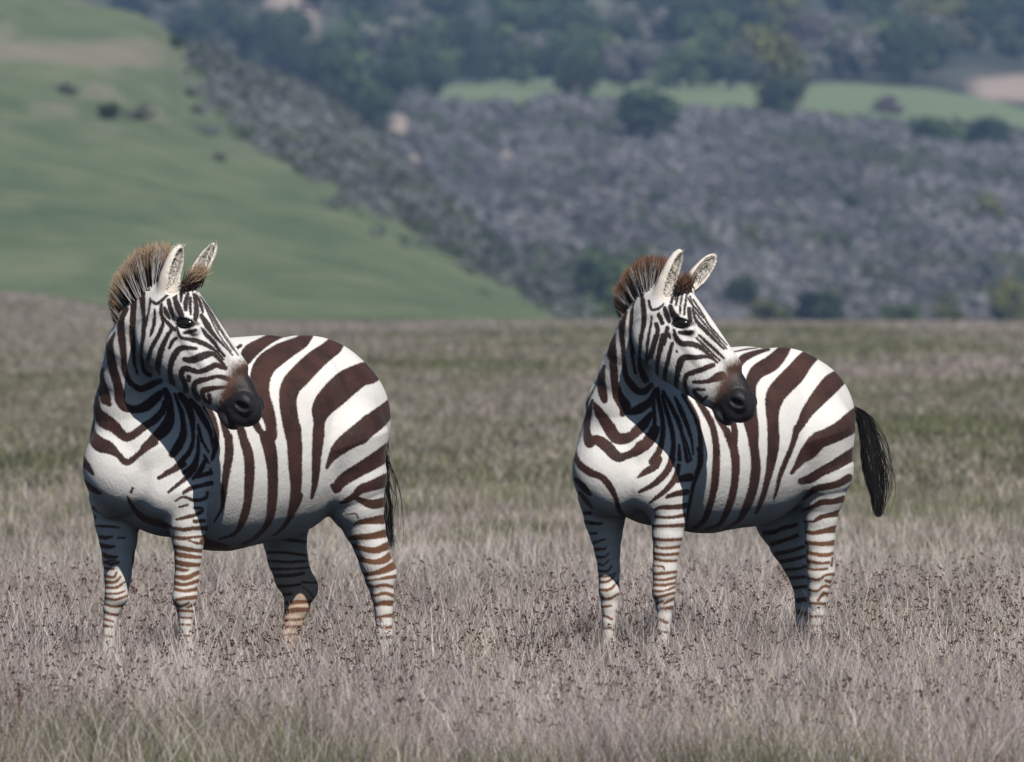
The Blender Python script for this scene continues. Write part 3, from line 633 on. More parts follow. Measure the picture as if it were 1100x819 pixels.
BODY_A = [((110, 255, 8.19), [
 [(372,385,42),(352,440,45),(350,540,50),(360,650,35),(370,760,35)], [(420,540,14),(410,640,16),(390,720,20),(375,770,30)]]),
 ((100, 330, 8.19), [
 [(450,120,35),(440,260,35),(425,380,25),(430,470,25),(450,560,40),(500,600,40)], [(376,-110,40),(362,-50,50),(355,0,55),(350,130,58),(345,230,55),(350,330,50),(355,400,40),(365,500,30),(390,590,20)],
 [(255,90,50),(245,180,65),(255,300,70),(270,430,55),(275,540,55),(310,640,50),(370,700,50),(430,720,60),(520,680,60),(590,650,50)],
 [(190,230,20),(150,330,55),(155,430,75),(175,550,80),(210,660,80),(240,780,90)], [(85,540,20),(75,640,55),(95,740,90),(110,810,100)], [(290,20,50),(270,60,50),(255,90,50)]]),
 ((80, 420, 8.19), [
 [(395,20,90),(400,80,90),(440,140,80),(530,165,70),(620,140,90),(700,80,90),(760,20,60)], [(240,0,80),(270,70,80),(310,120,40)],
 [(200,60,30),(210,180,70),(260,260,130),(340,310,110),(400,370,90),(460,410,80),(530,380,70),(620,310,70),(700,260,70),(780,170,60),(790,100,40)],
 [(165,120,30),(145,250,60),(150,380,90),(220,470,130),(300,500,110),(380,560,60),(460,630,60),(540,580,50),(620,510,60),(700,450,80)],
 [(55,490,25),(70,590,50),(110,660,60),(160,730,30)]]),
 ((140, 410, 8.19), [
 [(120,580,60),(200,510,80),(290,430,110),(340,350,100),(350,250,70),(335,150,70),(305,80,60)], [(370,640,70),(420,570,80),(465,470,70),(465,370,50),(450,270,45),(420,190,35),(390,110,25)],
 [(310,805,40),(380,770,45),(450,700,45),(520,620,45),(550,530,35),(550,430,40),(540,320,60),(500,200,70),(440,120,60)],
 [(480,800,45),(550,740,45),(590,650,40),(600,540,30),(590,480,15)], [(600,800,40),(650,720,40),(660,690,20)],
 [(530,170,50),(590,240,60),(640,320,65),(690,410,50),(715,500,35),(720,570,20)], [(660,220,60),(710,290,60),(750,400,50),(760,500,50),(745,600,50),(720,690,25)],
 [(595,380,20),(615,470,35),(640,540,25),(690,620,20)], [(650,650,25),(670,690,30),(690,720,15)], [(705,770,20),(710,810,20)]]),
 ((80, 490, 6.825), [
 [(75,180,20),(110,225,40),(170,265,35),(195,275,15)], [(390,305,20),(440,390,35),(500,450,50),(580,485,50),(660,505,45),(700,520,30)], [(430,235,15),(415,265,22)],
 [(620,160,30),(720,110,35),(800,60,45)], [(690,265,20),(740,225,25),(820,160,35),(880,90,40),(900,0,35)], [(870,165,25),(920,110,40),(960,30,30)], [(900,150,35),(1000,125,35)],
 [(800,270,25),(860,235,35),(940,215,30),(1000,200,40)], [(740,330,14),(800,300,18),(880,325,30),(960,310,25),(975,270,25)], [(770,375,16),(830,360,18)], [(870,440,25),(930,410,30),(930,385,25),(880,380,20)],
 [(750,465,20),(860,440,30)], [(880,480,30),(950,475,30)], [(730,530,25),(800,540,30),(880,530,30),(960,530,35)], [(725,595,30),(800,605,30),(880,595,20),(950,590,25)], [(840,620,15),(900,640,20),(940,640,20)],
 [(740,665,30),(830,685,30),(930,695,25)]]),
 ((90, 580, 6.825), [
 [(670,50,30),(760,70,35),(870,85,25)], [(670,105,35),(760,120,35),(860,130,25)], [(665,160,35),(740,180,40),(850,185,25)], [(670,210,25),(740,225,25),(770,220,10)], [(675,270,25),(750,280,40),(840,240,30)],
 [(660,315,30),(740,330,25),(840,300,30)], [(650,355,25),(730,375,25),(840,360,30)], [(680,440,20),(750,430,30),(835,420,30)], [(660,460,20),(700,490,20),(770,465,20)], [(760,495,15),(835,465,25)],
 [(690,520,25),(800,525,20)], [(710,570,15),(790,575,15)], [(705,620,15),(780,625,15)], [(690,700,15),(780,705,15)]]),
 ((200, 350, 6.825), [
 [(265,700,40),(285,760,50),(305,815,60)], [(380,690,50),(400,760,60),(415,815,65)],
 [(900,40,90),(850,115,100),(760,165,125),(680,210,150),(580,290,160),(540,400,150),(555,520,120),(590,620,110),(620,720,85),(628,810,80)], [(480,600,60),(510,720,55),(555,790,45)],
 [(740,50,40),(620,95,70),(540,140,90),(470,190,110),(430,250,90),(410,280,60)], [(400,145,25),(345,185,25)]]),
 ((200, 470, 6.825), [
 [(312,0,60),(315,120,65),(300,220,60),(285,320,50),(275,420,45),(265,510,25),(235,570,18),(205,620,13)], [(415,0,65),(455,120,75),(465,240,75),(460,360,70),(450,480,60),(420,590,60),(380,680,30),(330,720,25),(240,745,15)],
 [(590,0,105),(620,120,95),(635,260,80),(635,400,75),(625,520,70),(610,600,55),(570,670,40),(500,740,30),(420,780,25)], [(820,430,75),(800,500,60),(740,620,35),(690,680,25),(640,720,15)], [(130,765,60),(200,785,50),(300,800,30)]]),
 ((310, 350, 6.825), [
 [(370,95,100),(330,150,130),(280,190,130),(190,260,150),(90,360,160),(20,440,150),(-5,540,130),(10,680,125),(35,810,120)], [(650,310,160),(590,345,170),(540,355,165),(430,420,195),(330,510,190),(250,600,155),(225,700,90),(225,810,80)],
 [(810,555,130),(740,605,115),(660,680,145),(570,750,150),(520,800,150)]]),
 ((310, 460, 6.825), [
 [(35,0,115),(45,150,110),(50,300,100),(55,420,85),(40,540,70),(10,640,45)], [(220,0,85),(215,100,85),(205,220,70),(200,320,60),(190,420,45),(170,510,25)],
 [(600,-30,150),(520,40,150),(430,100,130),(360,160,100),(310,230,50),(280,290,25)], [(810,125,115),(750,155,115),(640,235,115),(530,300,100),(430,360,95),(370,410,80),(350,450,60),(320,420,30)],
 [(770,365,100),(710,385,100),(620,420,80),(530,450,70),(490,490,50),(430,530,40),(380,550,20)], [(770,525,70),(710,540,70),(620,560,70),(550,540,50),(490,510,40)], [(690,670,70),(600,680,50),(520,690,35),(480,710,15)], [(510,660,12),(490,630,12),(420,635,8)],
 [(700,775,60),(600,795,45),(500,800,40),(450,810,30)]]),
 ((270, 570, 6.3), [
 [(920,105,55),(840,135,45),(760,125,35),(690,105,35)], [(940,165,45),(900,200,50),(830,215,35),(760,200,35),(700,180,35)], [(970,235,55),(900,270,45),(830,290,30),(755,300,25)], [(985,310,25),(920,320,25),(860,330,15),(760,345,15)],
 [(970,385,20),(900,370,22),(830,380,18),(780,370,25)], [(970,445,25),(900,425,25),(840,440,20),(790,430,25)], [(960,495,40),(900,490,35),(840,505,25)], [(960,575,26),(900,580,22),(840,590,15)], [(960,650,26),(900,660,20),(850,640,12)], [(950,720,22),(860,730,18)]])]
RF_A = [((80, 490, 6.825), [
 [(140,380,25),(180,410,25),(210,420,15)], [(140,470,20),(155,440,15)], [(145,515,20),(230,515,20),(325,525,15)], [(155,585,25),(220,600,30),(280,590,15)], [(320,600,15),(370,600,15)], [(170,645,30),(230,665,35),(290,665,20)],
 [(195,715,30),(250,740,35),(310,740,20)], [(220,775,20),(270,795,25),(320,780,20)], [(440,700,22),(438,800,36)]]),  # last run is no stripe: shade along the leg's right edge, painted into the coat
 ((90, 580, 6.825), [
 [(155,165,25),(230,150,15)], [(155,210,20),(210,215,18),(225,200,10)], [(155,265,25),(220,275,20),(240,240,15)], [(155,310,25),(230,310,22),(270,270,15)], [(155,350,20),(240,350,20),(300,310,15)], [(155,395,20),(240,395,18),(300,375,12)],
 [(150,425,20),(230,440,18),(320,410,15)], [(155,470,20),(220,490,20),(300,480,15)], [(155,530,20),(220,550,20),(290,545,14)], [(150,580,20),(215,600,15)], [(145,630,20),(210,640,15)], [(145,705,15),(210,710,15)]])]
RH_A = [((270, 570, 6.3), [
 [(80,70,22),(200,60,20),(380,80,20)], [(90,150,25),(220,150,20),(380,170,20)], [(110,205,20),(250,215,20),(375,205,15)], [(130,260,18),(250,262,16),(390,250,14)], [(150,310,30),(260,305,25),(350,290,25)], [(170,380,25),(260,375,20),(330,365,20)], [(180,440,25),(270,430,20)],
 [(340,350,16),(440,355,14)], [(350,385,9),(395,420,10),(430,470,9)], [(190,500,25),(260,490,30),(410,480,18)], [(190,560,26),(290,540,36),(390,535,28)], [(190,610,22),(350,600,18)], [(190,655,18),(330,650,18)], [(180,710,14),(330,700,16)]])]
HEAD_B = [((650, 265, 6.825), [
 [(480,440,30),(495,490,40),(530,515,35)], [(435,450,25),(450,500,35),(470,550,25)], [(395,500,30),(420,560,30)], [(550,440,14),(550,490,12)], [(585,430,15),(580,500,12)], [(540,350,12),(525,400,15),(520,430,12)], [(500,350,15),(485,410,20)], [(572,325,9),(560,380,11),(553,425,11)], [(600,345,9),(592,395,11),(588,440,12)], [(622,365,9),(640,425,11),(655,470,10)], [(525,335,9),(512,385,10)],
 [(615,460,30),(625,550,30)], [(640,450,15),(665,540,25),(720,600,30),(770,650,25),(819,700,20),(870,750,14)], [(660,480,12),(740,580,14),(800,650,14),(880,735,9)], [(700,480,10),(760,570,10),(800,620,10),(890,720,8)], [(610,380,12),(650,440,15),(720,520,10)], [(645,390,11),(712,490,11),(765,585,10),(830,675,8),(890,750,7)],
 [(690,650,15),(740,700,22),(819,770,20),(870,820,12)], [(670,670,10),(720,720,18),(790,790,15),(840,835,10)], [(505,610,15),(520,670,35),(560,710,40),(630,715,40),(700,740,35),(760,790,25),(820,850,15)], [(545,630,22),(590,635,32),(640,625,22)],
 [(375,570,30),(385,620,30),(365,700,35),(335,810,30)], [(475,660,12),(477,670,12)], [(525,765,12),(527,772,12)], [(340,510,10),(335,580,15),(315,680,20),(305,780,18),(300,860,15)], [(320,400,15),(340,460,20),(390,455,15),(430,420,10)], [(265,350,25),(280,430,35),(285,540,35),(270,640,25),(255,770,20)]]),
 ((710, 320, 5.85), [
 [(330,390,12),(290,370,20),(220,375,28),(140,380,40),(115,430,40),(100,500,30),(95,570,25)], [(328,424,26),(310,430,30),(260,450,30),(200,470,30),(160,490,30),(150,540,25),(165,600,20)], [(380,492,56),(355,500,50),(310,520,28),(260,530,22),(205,530,18)],
 [(270,580,15),(210,580,20),(230,620,25),(260,650,20)], [(290,620,12),(265,640,20)], [(40,190,25),(15,290,30)], [(70,290,20),(45,390,25),(25,480,22),(25,560,20)]]),
 ((610, 360, 6.825), [
 [(530,0,15),(525,130,18),(530,230,35),(555,300,50)], [(700,10,45),(670,130,35),(655,230,25),(650,340,15)], [(650,10,38),(610,130,35),(580,190,15)], [(730,0,40),(700,10,45)]])]
BODY_B = [((650, 265, 6.825), [
 [(265,350,25),(280,430,35),(285,540,35),(270,640,25),(255,770,20)], [(225,390,20),(200,490,35),(195,600,40),(200,720,40),(200,810,30)], [(150,480,30),(125,590,45),(125,680,40),(140,780,30)], [(70,640,20),(50,740,50),(40,810,50)]]),
 ((610, 360, 6.825), [
 [(335,20,30),(330,130,55),(335,240,60),(345,350,60),(370,450,80),(420,530,90),(400,580,40)], [(450,570,40),(520,545,70),(600,490,55),(640,400,30)], [(395,20,35),(405,130,30),(415,230,35),(430,310,45),(470,370,55),(510,410,50),(560,415,50),(610,370,40)],
 [(465,10,30),(470,130,30),(480,200,25),(495,280,20)], [(530,0,15),(525,130,18),(530,230,35),(555,300,50),(570,330,50)], [(265,230,25),(245,330,60),(255,420,70),(270,480,45)],
 [(190,500,25),(230,570,70),(290,660,90),(350,750,90),(420,760,80),(480,730,70),(560,660,60),(610,580,40)], [(180,480,20),(150,590,50),(140,700,50),(160,790,80)], [(215,350,10),(110,560,18),(65,700,18),(45,790,28)]]),
 ((610, 460, 5.46), [
 [(110,20,40),(120,80,50),(170,70,60),(230,110,70),(290,170,60),(350,160,45),(410,130,60),(470,80,70),(510,10,60)], [(40,60,20),(40,150,30),(70,215,40),(130,260,45),(200,290,40),(250,350,40),(285,420,28),(300,480,30),(350,540,25)],
 [(45,300,25),(95,350,40),(130,390,20)], [(70,380,20),(110,430,30),(140,470,15)], [(410,290,12),(460,255,40),(510,225,45),(530,185,50)], [(420,375,20),(480,345,30),(540,300,40),(590,240,42),(612,180,42)],
 [(480,440,12),(530,400,25),(590,350,35),(630,290,35),(650,220,28)], [(620,310,30),(680,295,45),(715,290,50)], [(580,405,20),(640,385,35),(700,375,35)], [(510,480,18),(550,465,25),(620,465,30),(700,455,35)],
 [(515,520,16),(580,525,18),(640,520,20),(690,510,25)], [(500,575,18),(570,575,18),(690,570,25)]]),
 ((615, 570, 6.3), [
 [(540,55,25),(620,65,22),(740,60,24)], [(540,105,22),(620,120,20),(740,110,24)], [(545,155,22),(630,165,20),(730,155,22)], [(545,190,20),(620,205,20),(720,205,15)], [(550,240,15),(610,245,15),(620,265,12)], [(545,295,20),(620,290,22),(710,280,20)], [(545,330,18),(620,335,18),(705,315,18)],
 [(545,370,22),(620,370,20),(700,355,18)], [(545,410,25),(620,410,15),(700,380,18)], [(545,460,25),(610,445,20),(700,420,18)], [(620,495,15),(700,455,20)], [(560,500,20),(610,480,15)], [(600,530,20),(700,520,28)], [(580,600,20),(640,625,20)], [(580,680,15),(640,690,15)]]),
 ((680, 400, 8.19), [
 [(20,520,80),(90,450,70),(140,380,40)], [(60,650,84),(130,600,78),(180,520,50),(188,400,38),(180,280,36),(190,170,36)], [(170,790,68),(230,690,58),(258,580,50),(262,450,44),(243,330,44),(222,230,44),(215,150,40)], [(335,780,58),(354,670,46),(350,560,42),(324,440,40),(285,310,40),(255,200,30)],
 [(410,770,40),(405,640,20)], [(480,780,44),(450,640,28),(412,470,40),(364,360,44),(314,260,38),(264,170,30)], [(370,220,25),(410,310,45),(450,400,45),(490,510,35),(515,600,25),(530,720,15)], [(440,200,40),(500,290,50),(555,400,50),(585,520,40),(595,640,45),(590,760,50),(590,800,50)],
 [(570,250,40),(630,340,60),(690,450,60),(720,570,60),(735,700,65),(730,830,65)], [(450,560,15),(480,660,25),(510,770,25)], [(730,390,35),(800,490,50)]]),
 ((700, 410, 4.818), [
 [(245,350,27),(255,380,28),(250,430,30),(230,490,25),(210,560,20),(195,640,17),(180,720,14)], [(335,400,38),(330,500,42),(315,590,38),(295,660,35),(270,720,30),(210,765,20)], [(340,190,20),(370,230,28),(400,280,45),(425,350,45),(435,430,45),(430,520,40),(415,600,40),(390,670,35),(350,740,22),(280,765,15)],
 [(415,190,30),(430,260,35),(425,320,40)], [(490,170,60),(515,260,50),(530,350,45),(540,440,50),(530,540,45),(500,640,35),(450,720,25),(380,765,15)]]),
 ((780, 360, 6.825), [
 [(310,105,25),(220,130,40),(130,170,60),(100,210,50)], [(50,125,10),(150,105,12),(230,95,8)], [(465,30,80),(440,85,75),(400,140,100),(330,210,120),(230,270,110),(180,360,90),(170,450,100),(175,560,100),(195,680,90),(200,800,75)], [(680,60,130),(630,140,115),(570,200,130),(500,290,150),(420,370,150),(360,450,140),(340,560,100),(345,680,85),(345,800,85)],
 [(910,230,130),(850,295,115),(770,360,140),(680,460,120),(600,560,90),(550,650,65),(520,700,50)], [(1050,520,110),(990,560,100),(930,600,100),(830,690,110),(740,740,110),(640,800,110)]]),
 ((780, 460, 6.825), [
 [(190,0,75),(205,120,65),(215,250,65),(205,360,60),(180,470,50),(140,580,45),(90,680,30)], [(345,0,80),(350,100,85),(335,220,75),(315,330,55),(290,430,45),(260,530,40),(220,620,25)], [(520,0,55),(485,130,40),(435,250,40),(395,350,35),(372,450,25),(350,520,15)],
 [(900,0,110),(800,50,110),(680,90,130),(610,170,120),(560,220,80),(510,290,40),(480,330,25)], [(980,160,90),(900,210,90),(800,270,80),(700,320,70),(620,370,70),(550,390,50)], [(900,365,60),(820,410,55),(730,430,50),(650,450,50),(600,490,35),(570,520,20)],
 [(860,520,50),(780,540,45),(700,545,45),(630,580,30),(565,600,15)], [(830,625,50),(750,640,35),(690,655,35),(640,685,20),(570,685,15)], [(805,740,55),(720,755,40),(640,770,30),(570,755,25)]]),
 ((800, 560, 5.85), [
 [(565,135,35),(490,145,28),(385,135,25)], [(565,200,25),(490,215,25),(385,195,25)], [(530,260,18),(470,265,18),(390,250,28)], [(552,230,12),(545,280,15)], [(520,300,15),(440,305,15),(385,295,15)], [(570,335,25),(510,340,15),(460,370,20),(390,355,15)],
 [(555,385,20),(510,375,18)], [(540,415,20),(495,410,18),(455,440,15),(400,430,15)], [(535,465,22),(495,455,20),(460,500,15)], [(510,520,20),(405,515,15)], [(500,600,15),(400,600,15)], [(500,660,15),(400,660,15)]])]
RF_B = [((610, 460, 5.46), [[(90,500,25),(130,500,20),(140,505,10)], [(95,550,25),(160,560,20),(200,560,12)]]),
 ((615, 570, 6.3), [
 [(105,20,20),(160,20,15)], [(140,85,20),(200,65,12),(220,60,8)], [(150,130,25),(215,125,15),(225,110,10)], [(160,180,22),(215,180,15),(240,155,10)], [(165,225,20),(210,235,12),(245,200,10)], [(170,275,18),(235,275,15),(265,240,10)], [(170,310,18),(240,310,15),(290,290,10)],
 [(175,350,18),(240,345,18),(280,310,15)], [(175,400,20),(250,400,20),(305,350,12)], [(180,455,20),(240,465,20),(310,430,12)], [(190,520,20),(260,510,15)], [(200,570,20),(265,600,20)], [(205,665,20),(260,660,14)]])]
RH_B = [((800, 560, 5.85), [
 [(125,75,30),(190,70,25),(240,40,20),(330,20,20)], [(170,145,30),(250,120,25),(330,90,25)], [(200,205,30),(280,190,25),(370,160,25)], [(230,255,25),(310,240,25),(380,220,20)], [(260,305,20),(330,300,20),(385,285,18)], [(280,360,20),(380,350,20)], [(300,420,20),(390,410,20)],
 [(320,500,30),(400,490,30)], [(330,570,30),(400,590,26)], [(310,660,20),(370,670,20)]]), ((780, 460, 6.825), [[(240,660,20),(330,640,15),(430,620,15)], [(290,770,30),(380,750,25),(500,720,20)]])]

def smooth_run(P):
    P = np.asarray(P, float)
    if len(P) < 3: return P
    out = []
    for i in range(len(P) - 1):
        p0, p1, p2, p3 = P[max(i - 1, 0)], P[i], P[i + 1], P[min(i + 2, len(P) - 1)]
        for s in (0, .25, .5, .75):
            out.append(0.5 * (2 * p1 + (p2 - p0) * s + (2 * p0 - 5 * p1 + 4 * p2 - p3) * s * s + (3 * p1 - p0 - 3 * p2 + p3) * s ** 3))
    return np.array(out + [P[-1]])
def stripe_field(sets, u, v):
    f = np.full(len(u), 6.0)
    for (ox, oy, sc), runs in sets:
        for run in runs:
            R = smooth_run([(ox + x / sc, oy + y / sc, w / sc) for x, y, w in run])
            m = R[:, 2].max() / 2 + 6
            s = np.where((u > R[:, 0].min() - m) & (u < R[:, 0].max() + m) & (v > R[:, 1].min() - m) & (v < R[:, 1].max() + m))[0]
            if not len(s): continue
            uu, vv = u[s], v[s]; d = f[s]
            for a, b in zip(R[:-1], R[1:]):
                ab = b[:2] - a[:2]; L = max(ab @ ab, 1e-9); t = np.clip(((uu - a[0]) * ab[0] + (vv - a[1]) * ab[1]) / L, 0, 1)
                d = np.minimum(d, np.hypot(uu - a[0] - t * ab[0], vv - a[1] - t * ab[1]) - (a[2] + (b[2] - a[2]) * t) / 2)
            f[s] = d
    return f

# ---- coat materials
t = NT('zebra_coat'); co = t.coord(); fine = t.noise(420, 2, co, 0.6); hair = t.noise(160, 3, t.coord((1, 1, 0.3)), 0.6); broad = t.noise(9, 4, co, 0.6)
f = t.math('ADD', t.attr('stripe'), t.math('MULTIPLY', t.math('SUBTRACT', hair, 0.5), 2.0))
f = t.math('ADD', f, t.math('MULTIPLY', t.math('SUBTRACT', t.noise(340, 2, t.coord((1, 1, 0.35)), 0.5), 0.5), 2.6))
dark = t.range(f, 1.0, -1.0)
white = t.mix(broad, (0.52, 0.495, 0.465), (0.63, 0.615, 0.595))
white = t.mix(t.math('MULTIPLY', t.attr('dirt'), t.range(broad, 0.25, 0.75, 0.55, 1.0)), white, (0.46, 0.27, 0.145))
brown = t.mix(t.range(broad, 0.3, 0.7), (0.021, 0.0095, 0.0075), (0.046, 0.0195, 0.0145))
brown = t.mix(t.attr('rufous'), brown, (0.16, 0.072, 0.036))
brown = t.mix(t.attr('black'), brown, (0.014, 0.011, 0.011))
white = t.mix(t.math('MULTIPLY', t.math('SUBTRACT', fine, 0.35), 0.30), white, (0.22, 0.17, 0.14))
brown = t.mix(t.math('MULTIPLY', t.range(hair, .5, .8), 0.35), brown, (0.11, 0.055, 0.038))
c = t.mix(dark, white, brown)
mz = t.attr('muzzle'); c = t.mix(t.range(t.math('ADD', mz, t.math('MULTIPLY', t.math('SUBTRACT', hair, .5), .5)), 0.10, 0.62), c, (0.066, 0.033, 0.022))
c = t.mix(t.range(t.math('ADD', mz, t.math('MULTIPLY', t.math('SUBTRACT', broad, .5), .3)), 0.55, 1.0), c, t.mix(hair, (0.006, 0.005, 0.006), (0.020, 0.017, 0.018)))
c = t.mix(t.attr('ear'), c, (0.60, 0.53, 0.45))
t.bump(t.math('ADD', hair, t.math('ADD', t.math('MULTIPLY', broad, 2.6), t.math('MULTIPLY', t.noise(30, 3, co, 0.5), 0.12))), 0.32, 0.006)
t.b.inputs['Sheen Weight'].default_value = 0.04; t.b.inputs['Sheen Roughness'].default_value = 0.4
COAT = t.done(c, t.range(mz, 0.5, 1, 0.7, 0.5), 0.2)
t = NT('zebra_hair'); HAIR = t.done(t.attr('col', True), 0.75, 0.15)
t = NT('zebra_eye'); EYE = t.done((0.008, 0.006, 0.005), 0.18, 0.35)

def hairs(name, B, T, bend, w, col0, col1, parent, mat=None):
    """hair locks: tapered three-sided strands from base points B to tips T"""
    n = len(B); seg = 4; d = T - B; L = np.linalg.norm(d, axis=1)[:, None]; dn = d / L
    a = np.cross(dn, np.array([0.3, 0.9, 0.2])); a /= np.linalg.norm(a, axis=1)[:, None]; b = np.cross(dn, a); Vs, C = [], []
    for i in range(seg + 1):
        s = i / seg; c = B + d * s + bend * (s * s - s)
        ww = w[:, None] * (1 - 0.85 * s)
        for j in range(3):
            th = j * 2.094; Vs.append(c + ww * (math.cos(th) * a + math.sin(th) * b))
            C.append(col0 * (1 - sstep(0.42, 0.88, s)) + col1 * sstep(0.42, 0.88, s))
    V = np.stack(Vs, 1).reshape(-1, 3); m = 3 * (seg + 1); base = np.arange(n) * m; Q = []
    for i in range(seg):
        for j in range(3): Q.append(np.stack([base + 3 * i + j, base + 3 * i + (j + 1) % 3, base + 3 * i + 3 + (j + 1) % 3, base + 3 * i + 3 + j], 1))
    me = mesh_from(name, V, np.concatenate(Q)); cattr(me, 'col', np.stack(C, 1).reshape(-1, 3))
    return obj(name, me, mat or HAIR, parent)

def make_zebra(cfg, label):
    D = cfg['D']; S0 = F / D; r = np.random.default_rng(cfg['seed'])
    def P(u, v, dep=0.0): return unproj(np.float64(u), np.float64(v), D + dep)
    def R(px, dep=0.0): return px * (D + dep) / F
    th = math.radians(cfg['theta']); FW = np.array([-math.cos(th), -math.sin(th), 0]); LF = np.array([math.sin(th), -math.cos(th), 0]); UP = np.array([0, 0, 1.0])
    pr = []
    def chain(pts, g, n=None, q=1.0, k=0.03):
        caps = []
        for i in range(len(pts) - 1):
            (u0, v0, r0, e0), (u1, v1, r1, e1) = pts[i], pts[i + 1]
            qq = q if np.isscalar(q) else (q[i] + q[i + 1]) / 2
            caps.append(Cap(P(u0, v0, e0), P(u1, v1, e1), R(r0), R(r1), g, n, qq, k))
        pr.append(Chain(caps, g, k))
    # trunk
    tr = cfg['trunk']; chain([(u, v, rr, e) for u, v, rr, e, q in tr], 0, LF, [p[4] for p in tr], 0.06)
    for (u, v, e, rf, rl, ru, tilt) in cfg['muscle']:
        a = unit(FW * math.cos(tilt) + UP * math.sin(tilt)); b = unit(UP * math.cos(tilt) - FW * math.sin(tilt))
        pr.append(Ell(P(u, v, e), (a, LF, b), (rf, rl, ru), 0, 0.05))
    chain(cfg['neck'], 0, None, 1.0, 0.035); chain(cfg['crest'], 0, None, 1.0, 0.05)
    # legs
    for g, key in ((0, 'lf'), (2, 'rf'), (0, 'lh'), (3, 'rh')):
        L = cfg[key]; e = L[-1][3]
        chain(L, g, LF if key[1] == 'f' else None, 0.95 if key[1] == 'f' else 1.0, 0.022)
        u, v, rr, e = L[-1]; foot = P(u, v, e)
        a = foot; b = np.array([foot[0], foot[1], 0.012]) + FW * 0.035
        pr.append(Cap(a, b, R(rr), R(rr) * 1.35, g, None, 1, 0.012))
    for (u, v, rr, e, g) in cfg['knobs']: pr.append(Ell(P(u, v, e), (FW, LF, UP), (R(rr), R(rr) * .8, R(rr) * 1.3), g, 0.03))
    # head in its own frame
    hd = cfg['head']; H0 = P(hd['u'], hd['v'], hd['dep']); hs = hd['s']; de = math.radians(18); ta = math.radians(hd['tau'])
    ax = np.array([0.645 * math.cos(de), -math.sin(de), -0.763 * math.cos(de)])
    c0 = np.array([0.763, 0, 0.645]); c0 = unit(c0 - (c0 @ ax) * ax); b0 = np.cross(ax, c0); b0 = b0 if b0[1] < 0 else -b0
    cd = math.cos(ta) * c0 + math.sin(ta) * b0; br = math.cos(ta) * b0 - math.sin(ta) * c0      # dorsal, right-side axes
    def Hp(x, z, y=0.0):
        if x > .2: x = .2 + (x - .2) * 1.055
        return H0 + hs * (x * ax + z * cd + y * br)
    hc = [(.035, .078, -.062, .066), (.09, .098, -.13, .088), (.17, .092, -.185, .096), (.24, .082, -.192, .088), (.32, .070, -.168, .070), (.40, .062, -.143, .060), (.47, .056, -.116, .053), (.53, .040, -.094, .049), (.558, .022, -.076, .045)]
    hcaps = []
    for i in range(len(hc) - 1):
        x0, a0, z0, w0 = hc[i]; x1, a1, z1, w1 = hc[i + 1]; r0, r1 = (a0 - z0) / 2, (a1 - z1) / 2
        hcaps.append(Cap(Hp(x0, (a0 + z0) / 2), Hp(x1, (a1 + z1) / 2), r0 * hs, r1 * hs, 1, br, (w0 / r0 + w1 / r1) / 2, 0.03))
    pr.append(Chain(hcaps, 1, 0.03, 0.012))
    HX = (ax, br, cd); EX = (unit(.72 * ax + .69 * cd), br, unit(.72 * cd - .69 * ax))
    for sgn in (1, -1):
        pr.append(Ell(Hp(.16, -.095, .045 * sgn), HX, (.10 * hs, .050 * hs, .090 * hs), 1, 0.025))        # cheek
        pr.append(Cap(Hp(.15, .045, .078 * sgn), Hp(.235, .040, .078 * sgn), .026 * hs, .018 * hs, 1, None, 1, 0.025))   # brow
        pr.append(Cap(Hp(.170, .038, .088 * sgn), Hp(.207, .062, .078 * sgn), .010 * hs, .009 * hs, 1, None, 1, 0.012))   # upper lid
        pr.append(Cap(Hp(.21, -.005, .082 * sgn), Hp(.36, -.022, .058 * sgn), .016 * hs, .010 * hs, 1, None, 1, 0.02))   # cheek ridge
        pr.append(Ell(Hp(.535, -.008, .044 * sgn), HX, (.043 * hs, .027 * hs, .039 * hs), 1, 0.013))         # nostril wing
        pr.append(Ell(Hp(.548, -.058, .024 * sgn), HX, (.042 * hs, .033 * hs, .031 * hs), 1, 0.014))         # upper lip
        pr.append(Ell(Hp(.525, -.106, .014 * sgn), HX, (.042 * hs, .027 * hs, .018 * hs), 1, 0.016))         # lower lip
        pr.append(Ell(Hp(.198, .034, .104 * sgn), EX, (.038 * hs, .024 * hs, .018 * hs), 1, 0.010, '-'))    # eye socket
        pr.append(Ell(Hp(.546, -.010, .080 * sgn), (unit(ax + .5 * cd), br, unit(cd - .5 * ax)), (.034 * hs, .032 * hs, .016 * hs), 1, 0.008, '-'))
    pr.append(Cap(Hp(.12, .085), Hp(.42, .058), .030 * hs, .026 * hs, 1, br, 1.5, 0.03))                       # nose bone
    for sgn in (1, -1):
        pr.append(Cap(Hp(.470, -.074, .064 * sgn), Hp(.610, -.094, .022 * sgn), .006 * hs, .007 * hs, 1, None, 1, 0.010, '-'))   # mouth line
    # ears
    ears = []
    for (u0, v0, u1, v1, e0, e1, op, wd) in cfg['ears']:
        A, B = P(u0, v0, e0), P(u1, v1, e1); x = unit(B - A); o = np.array(op, float); o = unit(o - (o @ x) * x); sd_ = np.cross(x, o); L = np.linalg.norm(B - A)
        M = (A + B) / 2
        pr.append(Ell(M - x * L * .02, (x, sd_, o), (L * .54, wd, wd * .78), 1, 0.012))
        pr.append(Cap(A - x * .02, M - x * L * .12, wd * .55, wd * .62, 1, None, 1, 0.03))
        pr.append(Ell(M + x * L * .03 + o * wd * .55, (x, sd_, o), (L * .46, wd * .74, wd * .85), 1, 0.006, '-'))
        ears.append((A, B, x, sd_, o, L, wd))
    pr.append(Cap(P(*cfg['dock'][0]), P(*cfg['dock'][1]), .024, .014, 4, None, 1, 0.02))
